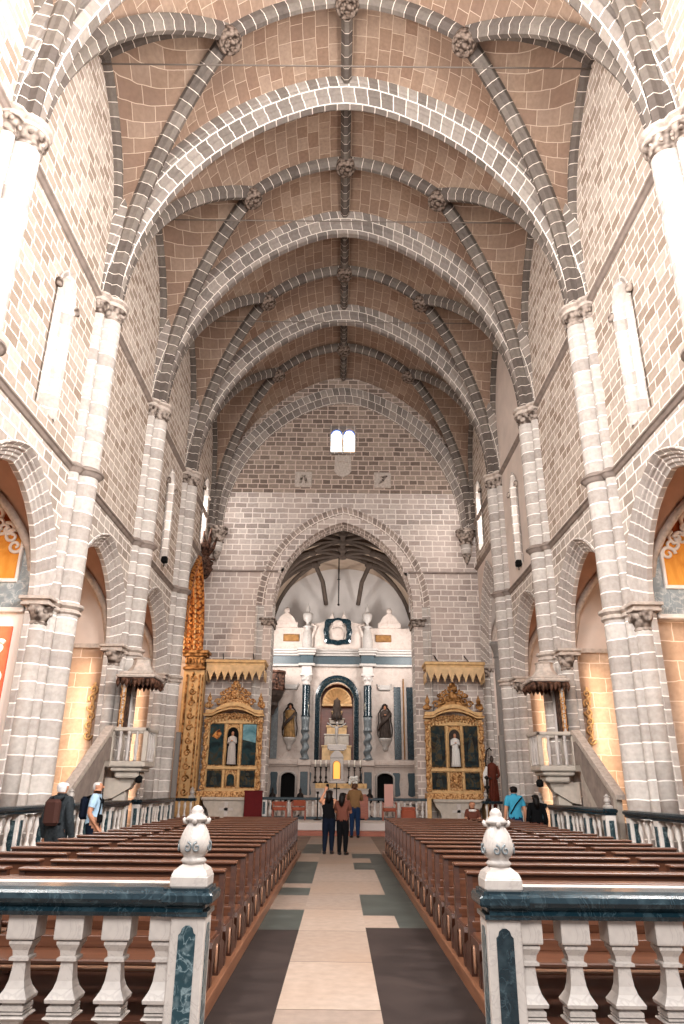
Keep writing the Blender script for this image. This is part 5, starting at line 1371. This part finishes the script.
# ------------------------------------------------------------------ painted altarpieces in the nearest chapels (on the cross wall facing west)
for s in (-1, 1):
    y = (PY[1]+PY[2])/2+2.3-.12; x0 = WX+.36
    nm = 'left' if s < 0 else 'right'
    r = thing('painted_altarpiece', 'stucco altarpiece with orange panel and white scrolls in nearest %s chapel' % nm, 'altar', (s*(x0+1.6), y, 0))
    X0, X1 = -1.55, 1.55
    mb = MB(); mb.box(X0, X1, -.06, .1, 5.75, 8.0, bev=.02); ob('upper_field', mb, M['frust'], r, label='rust-coloured frescoed field')
    mb = MB(); mb.box(X0, X1, -.12, .1, 5.1, 5.75, bev=.02)
    pts = [(-1.45, 5.75), (-1.45, 6.6), (-1.2, 7.3), (-.7, 7.8), (0, 8.0), (.7, 7.8), (1.2, 7.3), (1.45, 6.6), (1.45, 5.75)]
    for sx in (-1, 1): mb.prism([(sx*1.55, 5.6), (sx*1.55, 6.8), (sx*1.42, 7.1), (sx*1.3, 6.8), (sx*1.3, 5.6)], -.1, .08, 'y')
    ob('border', mb, M['fblue'], r, label='blue-grey marbled border')
    mb = MB(); mb.box(-1.28, 1.28, -.16, -.05, 5.72, 5.8, bev=.01)
    for sx in (-1, 1): mb.box(sx*1.28, sx*1.22, -.16, -.05, 5.8, 7.0, bev=.01)
    mb.box(X0, X1, -.2, .1, 5.05, 5.15, bev=.02)
    ob('stucco_frame', mb, M['fwhite'], r)
    mb = MB(); mb.prism([(-1.22, 5.8), (1.22, 5.8), (1.22, 6.7), (.9, 7.0), (.3, 6.95), (0, 7.2), (-.3, 6.95), (-.9, 7.0), (-1.22, 6.7)], -.1, -.05, 'y'); ob('orange_panel', mb, M['forange'], r)
    mb = MB(); rng = random.Random(5)
    for k in range(10):
        for sx in (-1, 1):
            mb.scroll(sx*(1.1-.115*k), 6.5+.55*math.sin(k*.35)+rng.uniform(-.1, .1), -.13, .17, .045, 1.2, k, sx if k % 2 else -sx)
    mb.scroll(-.5, 7.3, -.1, .25, .06, 1.3, 0, 1); mb.scroll(.5, 7.3, -.1, .25, .06, 1.3, PI, -1)
    ob('white_scrolls', mb, M['fwhite'], r)
    if s < 0:
        mb = MB(); mb.box(X0, X1, -.08, .1, 0, 5.05, bev=.02); ob('lower_field', mb, M['fwhite'], r)
        mb = MB(); mb.box(.5, 1.36, -.13, -.07, 2.0, 4.75, bev=.1); mb.box(-1.25, .25, -.13, -.07, 2.0, 4.75, bev=.1); ob('red_panel', mb, M['fred'], r)
        mb = MB()
        for k in range(9):
            mb.scroll(1.15 if k % 2 else .85, 2.2+.3*k, -.15, .15, .05, 1.3, k, 1 if k % 2 else -1); mb.ball((.9, -.15, 2.3+.3*k), (.07, .03, .1), 8, 6)
            mb.scroll(-.2-.15*(k % 3), 2.2+.3*k, -.15, .16, .05, 1.3, k, 1)
        ob('white_leaf_scrolls', mb, M['fwhite'], r)
        mb = MB(); mb.box(X0, X1, -.35, .1, 0, 1.4, bev=.02); ob('dado', mb, M['bluegrey'], r)
    else:
        pass
# gilded wall ornaments at the edge of chapel two
for s in (-1, 1):
    y = (PY[2]+PY[3])/2+2.3-.1
    mb = MB()
    for k in range(6): mb.scroll(0, .25*k, 0, .12, .035, 1.3, k, 1 if k % 2 else -1); mb.ball((.02, 0, .12+.25*k), (.05, .04, .08), 8, 6)
    o = ob('gilded_scrollwork', mb, M['goldp'], None, (s*6.98, y, 2.9)); tag(o, 'gilded wall scrollwork lit warmly in the middle %s chapel' % ('left' if s < 0 else 'right'), 'ornament')
    # dark arched picture near the floor of that chapel
    mb = MB(); mb.prism(arch_poly(0, .9, 1.1, 2.1, .45, 8), -.06, .02, 'y'); o = ob('arched_picture', mb, M['goldred'], None, (s*9.3, y, 0)); tag(o, 'dark red arched picture low in the middle %s chapel' % ('left' if s < 0 else 'right'), 'picture')
    mb = MB(); mb.prism(arch_poly(0, .7, 1.2, 2.1, .35, 8), -.08, -.05, 'y'); ob('picture_panel', mb, M['frust'], o)
# ------------------------------------------------------------------ people
def skin_mesh(name, chains, mat, parent, subsurf=2):
    """chains: lists of (x, y, z, r); chains that pass through the same point join there. One skinned surface."""
    verts, rad, edges, idx = [], [], [], {}
    for ch in chains:
        prev = None
        for x, y, z, r in ch:
            k = (round(x, 4), round(y, 4), round(z, 4))
            if k not in idx: idx[k] = len(verts); verts.append((x, y, z)); rad.append(r)
            if prev is not None and prev != idx[k]: edges.append((prev, idx[k]))
            prev = idx[k]
    me = bpy.data.meshes.new(name); me.from_pydata(verts, edges, []); me.update(); me.materials.append(mat)
    o = bpy.data.objects.new(name, me); COL.objects.link(o); o.parent = parent
    md = o.modifiers.new('skin', 'SKIN'); md.use_smooth_shade = True
    sv = me.skin_vertices[0].data
    for i, r in enumerate(rad): sv[i].radius = (r, r)
    for i in range(len(sv)): sv[i].use_root = (i == 0)
    s = o.modifiers.new('subd', 'SUBSURF'); s.levels = subsurf; s.render_levels = subsurf
    dg = bpy.context.evaluated_depsgraph_get()
    me2 = bpy.data.meshes.new_from_object(o.evaluated_get(dg))
    for p in me2.polygons: p.use_smooth = True
    o.modifiers.clear(); o.data = me2; me2.name = name
    if not me2.materials: me2.materials.append(mat)
    return o
def shell(name, src, keep, off, mat, parent):
    """a garment: the kept faces of the body, pushed outwards"""
    me = src.data; fs = [p for p in me.polygons if keep(p.center)]
    ids = {}; vs = []
    for p in fs:
        for i in p.vertices:
            if i not in ids:
                ids[i] = len(vs); v = me.vertices[i]; vs.append(v.co + v.normal*(off(v.co) if callable(off) else off))
    if not fs: return None
    nm = bpy.data.meshes.new(name); nm.from_pydata([tuple(v) for v in vs], [], [[ids[i] for i in p.vertices] for p in fs]); nm.materials.append(mat)
    for p in nm.polygons: p.use_smooth = True
    nm.update(); o = bpy.data.objects.new(name, nm); COL.objects.link(o); o.parent = parent; return o
def lerp3(a, b, t): return tuple(a[i]+(b[i]-a[i])*t for i in range(3))
def person(label, loc, rz, H, pose, top, trousers, hair, hairlen, skinm='skin', sleeves='short', extra=None, slim=1.0, sit=False):
    """figure faces -y in its own frame when rz = 0; hand and elbow targets are in metres of a 1.7 m figure"""
    k = H/1.7; r = thing('person', label, 'person', loc, rz)
    q = slim; sh = .175*q
    hz = .92 if not sit else .50
    dz = 0 if not sit else -.42
    P = lambda x, y, z: (x*k, y*k, z*k)
    pel = P(0, 0, hz); wa = P(0, .0, hz+.17); chs = P(0, .0, hz+.36); neck = P(0, .0, hz+.54); hd0 = P(0, -.005, hz+.61); hd1 = P(0, -.012, hz+.69); hd2 = P(0, -.005, hz+.765)
    A = lambda p, r_: (*p, r_*k)
    segs = []
    body = [[A(pel, .155*q), A(wa, .135*q), A(chs, .165*q), A(neck, .062), A(hd0, .078), A(hd1, .108), A(hd2, .085)]]
    segs += [(pel, chs, 'torso'), (chs, P(0, 0, hz+.50), 'torso'), (neck, hd2, 'head')]
    feet = pose.get('feet', ((-.10, 0), (.11, .03)))
    for i, sx in enumerate((-1, 1)):
        hip = P(sx*.088*q, 0, hz-.06)
        if sit: kn = P(sx*.11, -.42, hz-.03); an = P(sx*.11, -.42, .08); toe = P(sx*.12, -.58, .04)
        else:
            fx, fy = feet[i]; kn = P((sx*.09+fx)/2, fy/2-.02, .49); an = P(fx, fy+.02, .085); toe = P(fx+sx*.02, fy-.13, .035)
        body.append([A(pel, .155*q), A(hip, .115*q), A(lerp3(hip, kn, .5), .098*q), A(kn, .072), A(lerp3(kn, an, .3), .072), A(lerp3(kn, an, .8), .048), A(an, .044), A(toe, .04)])
        segs += [(hip, kn, 'thigh'), (kn, an, 'shin'), (an, toe, 'foot')]
        S_ = P(sx*sh, 0, hz+.47); hand = pose['hands'][i]; hand = P(hand[0], hand[1], hand[2]+dz)
        el = pose['elbows'][i]; el = P(el[0], el[1], el[2]+dz)
        wr = hand; fd = V(hand)-V(el); fd.normalize(); side = fd.cross(V((sx, .2, .1))).normalized(); ax = fd.cross(side)
        pa = tuple(V(wr)+fd*.055*k)
        body.append([A(chs, .165*q), A(S_, .075*q), A(lerp3(S_, el, .5), .060*q), A(el, .048), A(lerp3(el, wr, .3), .048), A(lerp3(el, wr, .8), .034), A(wr, .030), (*pa, .034*k)])
        segs += [(S_, el, 'uarm'), (el, wr, 'farm'), (wr, tuple(V(wr)+fd*.16*k), 'hand')]
        for n_ in range(4):
            ln = (.065, .078, .074, .058)[n_]; off = ax*((n_-1.5)*.021*k)
            b0 = V(pa)+off; b1 = b0+fd*ln*.45*k+side*.004*k; b2 = b1+fd*ln*.4*k-side*.022*k
            body.append([(*pa, .034*k), (*(b0+fd*.02*k), .012*k), (*b1, .0105*k), (*b2, .009*k)])
        th0 = V(wr)+fd*.03*k+ax*(-.032)*k; body.append([(*pa, .034*k), (*th0, .014*k), (*(th0+fd*.03*k-ax*.02*k), .011*k)])
        sb = MB(); sb.tube([V(an)+V((0, .045*k, -.04*k)), V(an)+V((0, -.03*k, -.045*k)), V(toe)+V((0, 0, .0)), V(toe)+V((0, -.045*k, -.005*k))], [.035*k, .052*k, .047*k, .022*k], 10)
        ob('shoe', sb, M['cshoe'], r)
    bd = skin_mesh('body', body, M[skinm], r)
    def cls(c):
        best = None
        for a, b, n_ in segs:
            a_, b_ = V(a), V(b); d = b_-a_; t = max(0, min(1, (c-a_).dot(d)/d.length_squared)); e = (c-(a_+d*t)).length - (.05 if n_ == 'torso' else 0)*k
            if best is None or e < best[0]: best = (e, n_, t)
        return best[1], best[2]
    zw = (hz+.04)*k
    def is_top(c):
        n_, t = cls(c)
        if n_ == 'torso': return c.z > zw-.02*k and not (sleeves == 'none' and abs(c.x) > .13*k and c.z > (hz+.40)*k)
        if n_ == 'uarm': return sleeves == 'long' or (sleeves == 'short' and t < .62)
        if n_ == 'farm': return sleeves == 'long' and t < .95
        return n_ == 'thigh' and c.z > zw
    def is_trs(c):
        n_, t = cls(c)
        return (n_ == 'torso' and c.z < zw+.03*k) or n_ == 'thigh' or (n_ == 'shin') or (n_ == 'foot' and c.z > .085*k and t < .4)
    shell('top', bd, is_top, lambda c: (.014 if c.z > zw+.1*k else .024)*k, M[top], r)
    shell('trousers', bd, is_trs, .013*k, M[trousers], r)
    hc = V(hd1)
    def is_hair(c):
        n_, t = cls(c)
        if n_ != 'head' or c.z < (hz+.60)*k: return False
        return c.z > (hz+.755)*k or (c.y > .015*k and c.z > (hz+.62)*k) or (abs(c.x) > .055*k and c.z > (hz+.71)*k and c.y > -.05*k)
    hr = shell('hair', bd, is_hair, .014*k, M[hair], r)
    if hairlen > 0:
        hm = MB(); hm.tube([(0, .04*k, (hz+.74)*k), (0, .085*k, (hz+.64)*k), (0, .125*k, (hz+.52)*k), (0, .145*k, (hz+.62-hairlen)*k)], [.07*k, .095*k, .09*k, .04*k], 12)
        ob('long_hair', hm, M[hair], r)
    fy = -.10*k
    ob('nose', MB().ball((0, fy-.012*k, (hz+.675)*k), (.013*k, .022*k, .022*k), 8, 6), M[skinm], r)
    for sx in (-1, 1):
        ob('ear', MB().ball((sx*.092*k, 0, (hz+.68)*k), (.012*k, .02*k, .03*k), 8, 6), M[skinm], r)
        ob('eye', MB().ball((sx*.032*k, fy+.012*k, (hz+.70)*k), (.011*k, .008*k, .007*k), 8, 6), M['black'], r)
    ob('mouth', MB().ball((0, fy+.012*k, (hz+.637)*k), (.022*k, .008*k, .007*k), 8, 6), M['salmon'], r)
    if extra: extra(r, k)
    return r
def backpack(m, y=.2):
    def f(r, k):
        mb = MB(); mb.box(-.14*k, .14*k, (y-.07)*k, (y+.08)*k, 1.0*k, 1.42*k, bev=.05*k); b = ob('backpack', mb, M[m], r)
        for sx in (-1, 1):
            sb = MB(); sb.tube([(sx*.1*k, .16*k, 1.4*k), (sx*.11*k, .0, 1.47*k), (sx*.12*k, -.13*k, 1.35*k), (sx*.12*k, -.1*k, 1.1*k), (sx*.12*k, .14*k, 1.02*k)], .02*k, 6); ob('strap', sb, M['cblack'], b)
    return f
def straps(r, k):
    mb = MB(); mb.tube([(-.17*k, .12*k, 1.42*k), (0, .155*k, 1.25*k), (.15*k, .13*k, 1.02*k)], .018*k, 6); ob('shoulder_strap', mb, M['cblack'], r)
DOWN = dict(hands=((-.27, -.06, .80), (.27, -.06, .80)), elbows=((-.25, .05, 1.10), (.25, .05, 1.10)))
UP = dict(hands=((-.07, -.32, 1.30), (.10, -.30, 1.42)), elbows=((-.24, -.12, 1.16), (.24, -.14, 1.18)))
PHONE = dict(hands=((-.05, -.30, 1.52), (.14, -.26, 1.20)), elbows=((-.22, -.18, 1.28), (.24, -.05, 1.10)))
# rz: 0 faces the camera (-y); PI faces the altar
person('grey-haired person in dark jacket with brown backpack by the left railing', (-4.72, 12.95, 0), PI*.92, 1.66, DOWN, 'cgrey', 'cgrey', 'hairg', 0, 'skin', 'long', backpack('pack'))
def cam_extra(r, k):
    backpack('cnavy')(r, k)
    mb = MB(); mb.box(-.3*k, -.2*k, -.2*k, -.1*k, .95*k, 1.1*k, bev=.02*k); ob('shoulder_bag', mb, M['cblack'], r)
person('older person in light blue shirt with navy backpack, by the left railing', (-4.78, 15.0, 0), PI*.55, 1.68, dict(hands=((-.20, -.12, .86), (.24, -.1, .84)), elbows=((-.25, .06, 1.12), (.25, .04, 1.12))), 'clblue', 'cnavy', 'hairg', 0, 'skin', 'short', cam_extra)
person('person in bright blue shirt with dark strap across the back, at right', (4.58, 19.9, 0), PI*1.0, 1.70, DOWN, 'cblue', 'cjean', 'hairb', 0, 'skin', 'short', straps)
person('person with long dark hair and dark top standing beside the one in bright blue', (5.08, 19.7, 0), PI*1.0, 1.50, DOWN, 'cblack', 'cbrown', 'hairb', .22, 'skin', 'long')
def phone(r, k):
    mb = MB(); mb.box(.04*k, .12*k, -.30*k, -.285*k, 1.70*k, 1.86*k, bev=.005*k); ob('phone', mb, M['black'], r)
person('woman in black sleeveless top raising a phone, standing in the aisle', (-.26, 20.3, 0), PI*.98, 1.56, dict(hands= ((-.24, -.1, 1.0), (.13, -.2, 1.68)), elbows=((-.24, .03, 1.10), (.27, -.12, 1.36)), feet=((-.08, 0), (.12, .03))), 'cblack', 'cnavy', 'hairb', .18, 'skin', 'none', phone)
person('woman in brown top with long dark hair, right of the one in black', (.10, 20.1, 0), PI*.9, 1.5, dict(hands=((-.08, -.28, 1.34), (.12, -.28, 1.30)), elbows=((-.22, -.10, 1.12), (.24, -.08, 1.12)), feet=((-.09, 0), (.08, .05))), 'cbrown', 'cblack', 'hairb', .22, 'skin2', 'short')
person('man in tan shirt and blue jeans, back turned, at the head of the aisle', (.56, 26.9, 0), PI, 1.78, UP, 'ctan', 'cjean', 'hairbr', 0, 'skin', 'long')
def scarf(r, k):
    mb = MB(); mb.tube([(.12*k*math.cos(2*PI*q/12), .1*k*math.sin(2*PI*q/12), 1.0*k) for q in range(13)], .04*k, 8); ob('white_collar', mb, M['cwhite'], r)
person('seated visitor in brown top with white collar, before the right gilded altar', (4.2, 24.1, .03), 0, 1.62, dict(hands=((-.16, -.3, 1.02), (.16, -.3, 1.02)), elbows=((-.24, -.05, 1.12), (.24, -.05, 1.12))), 'cbrown', 'cblack', 'hairb', .1, 'skin', 'short', scarf, sit=True)

c = thing('wooden_chair', 'small dark wooden chair under the seated visitor', 'chair', (4.2, 24.1, 0))
ob('seat', MB().box(-.22, .22, -.42, .05, .36, .40, bev=.01), M['pewd'], c)
for x in (-.2, .2):
    for y in (-.4, .03): ob('leg', MB().box(x-.02, x+.02, y-.02, y+.02, 0, .37), M['pewd'], c)

# ------------------------------------------------------------------ light
w = bpy.data.worlds.new('sky'); sc.world = w; w.use_nodes = True
bg = w.node_tree.nodes['Background']; bg.inputs[0].default_value = (.93, .95, 1.0, 1); bg.inputs[1].default_value = .4
def area(name, loc, direction, sx, sy, power, col, spread=PI):
    l = bpy.data.lights.new(name, 'AREA'); l.shape = 'RECTANGLE'; l.size = sx; l.size_y = sy; l.energy = power; l.color = col; l.spread = spread
    o = bpy.data.objects.new(name, l); COL.objects.link(o); o.location = loc; o.rotation_euler = V(direction).to_track_quat('-Z', 'Y').to_euler(); return o
def point(name, loc, power, col, r=.15):
    l = bpy.data.lights.new(name, 'POINT'); l.energy = power; l.color = col; l.shadow_soft_size = r
    o = bpy.data.objects.new(name, l); COL.objects.link(o); o.location = loc; return o
DAY = (1.0, .965, .93); WARM = (1.0, .72, .50)
area('west_window_daylight', (0, -9.0, 13), (0, 1, .05), 10, 10, 4200, DAY)
area('added_side_fill', (7.4, 3.4, 13), (-1, .6, .0), 3, 6, 3000, DAY)  # added unseen fill, with its mirror below, to brighten the side walls
area('added_side_fill', (-7.4, 3.4, 13), (1, .6, .0), 3, 6, 2200, DAY)
for s in (-1, 1):
    for i in (0, 1, 3):
        (ac, aa, az, ah), lan = bay_spec(s, i)
        area('lancet_and_fill_light', (s*(WX+(.68 if i else -.02)), lan[0], (lan[2]+lan[3])/2), (-s, 0, -.1), .4 if i else 1.2, 2.6 if i else 3.4, 40 if i else (1500 if s > 0 else 1100), DAY)  # nearest bay holds an oversized added fill inside the wall face
    (ac, aa, az, ah), lan = bay_spec(s, 4)
    area('high_window_daylight', (s*(WX+.5), lan[0], (lan[2]+lan[3])/2), (-s, 0, -.2), .7, 2.4, 90, DAY)
    for i in (1, 2, 3):
        ac = (PY[i]+PY[i+1])/2
        area('chapel_strip_lamp', (s*(WX+.62), ac+1.72, 2.7), (s*.75, 1, 0), .12, 4.4, 17 if i > 1 else 8, WARM, math.radians(95))
        point('chapel_vault_lamp', (s*(WX+2.4), ac, 5.0), 70, (1.0, .70, .48), .2)
point('gilded_arch_lamp', (-8.0, 29.6, 7.2), 170, WARM, .2)
point('transept_lamp', (9.0, 29.6, 6.0), 110, DAY, .3)
for s in (-1, 1):
    fm_ = MB(); fm_.box(-.1, .1, -.12, .12, 0, .22, bev=.03); fm_.tube([(0, 0, 0), (0, 0, -.14)], .02, 6)
    fo = ob('floodlight', fm_, M['black'], None, (s*(WX-.1), bay_spec(s, 3)[1][0]-.1, 9.0)); tag(fo, 'small dark floodlight at the foot of the narrow window on the %s' % ('left' if s < 0 else 'right'), 'floodlight')
area('chancel_left_light', (-4.0, 36.6, 8.8), (1, .5, .1), 1.4, 2.0, 300, DAY)  # area lights at both chancel sides, no window opening modelled
area('chancel_right_light', (4.2, 36.6, 8.8), (-1, .5, .1), 1.4, 2.0, 300, DAY)
point('altar_niche_lamp', (rc, 39.7, 6.6), 14, (1, .75, .5), .08)

# ------------------------------------------------------------------ camera
cam = bpy.data.cameras.new('camera'); co = bpy.data.objects.new('camera', cam); COL.objects.link(co)
cam.sensor_fit = 'VERTICAL'; cam.sensor_height = 36; cam.lens = F/1024*36; cam.clip_end = 200
co.matrix_world = Matrix.Translation((0, 0, EYE)) @ Matrix.Rotation(PI/2+PITCH, 4, 'X') @ Matrix.Rotation(ROLL, 4, 'Z')
sc.camera = co
sc.view_settings.view_transform = 'Standard'; sc.view_settings.look = 'None'; sc.view_settings.gamma = 1
sc.view_settings.use_curve_mapping = False; sc.view_settings.exposure = 0.72
sc.cycles.max_bounces = 10; sc.cycles.diffuse_bounces = 6; sc.cycles.caustics_reflective = False; sc.cycles.sample_clamp_indirect = 6
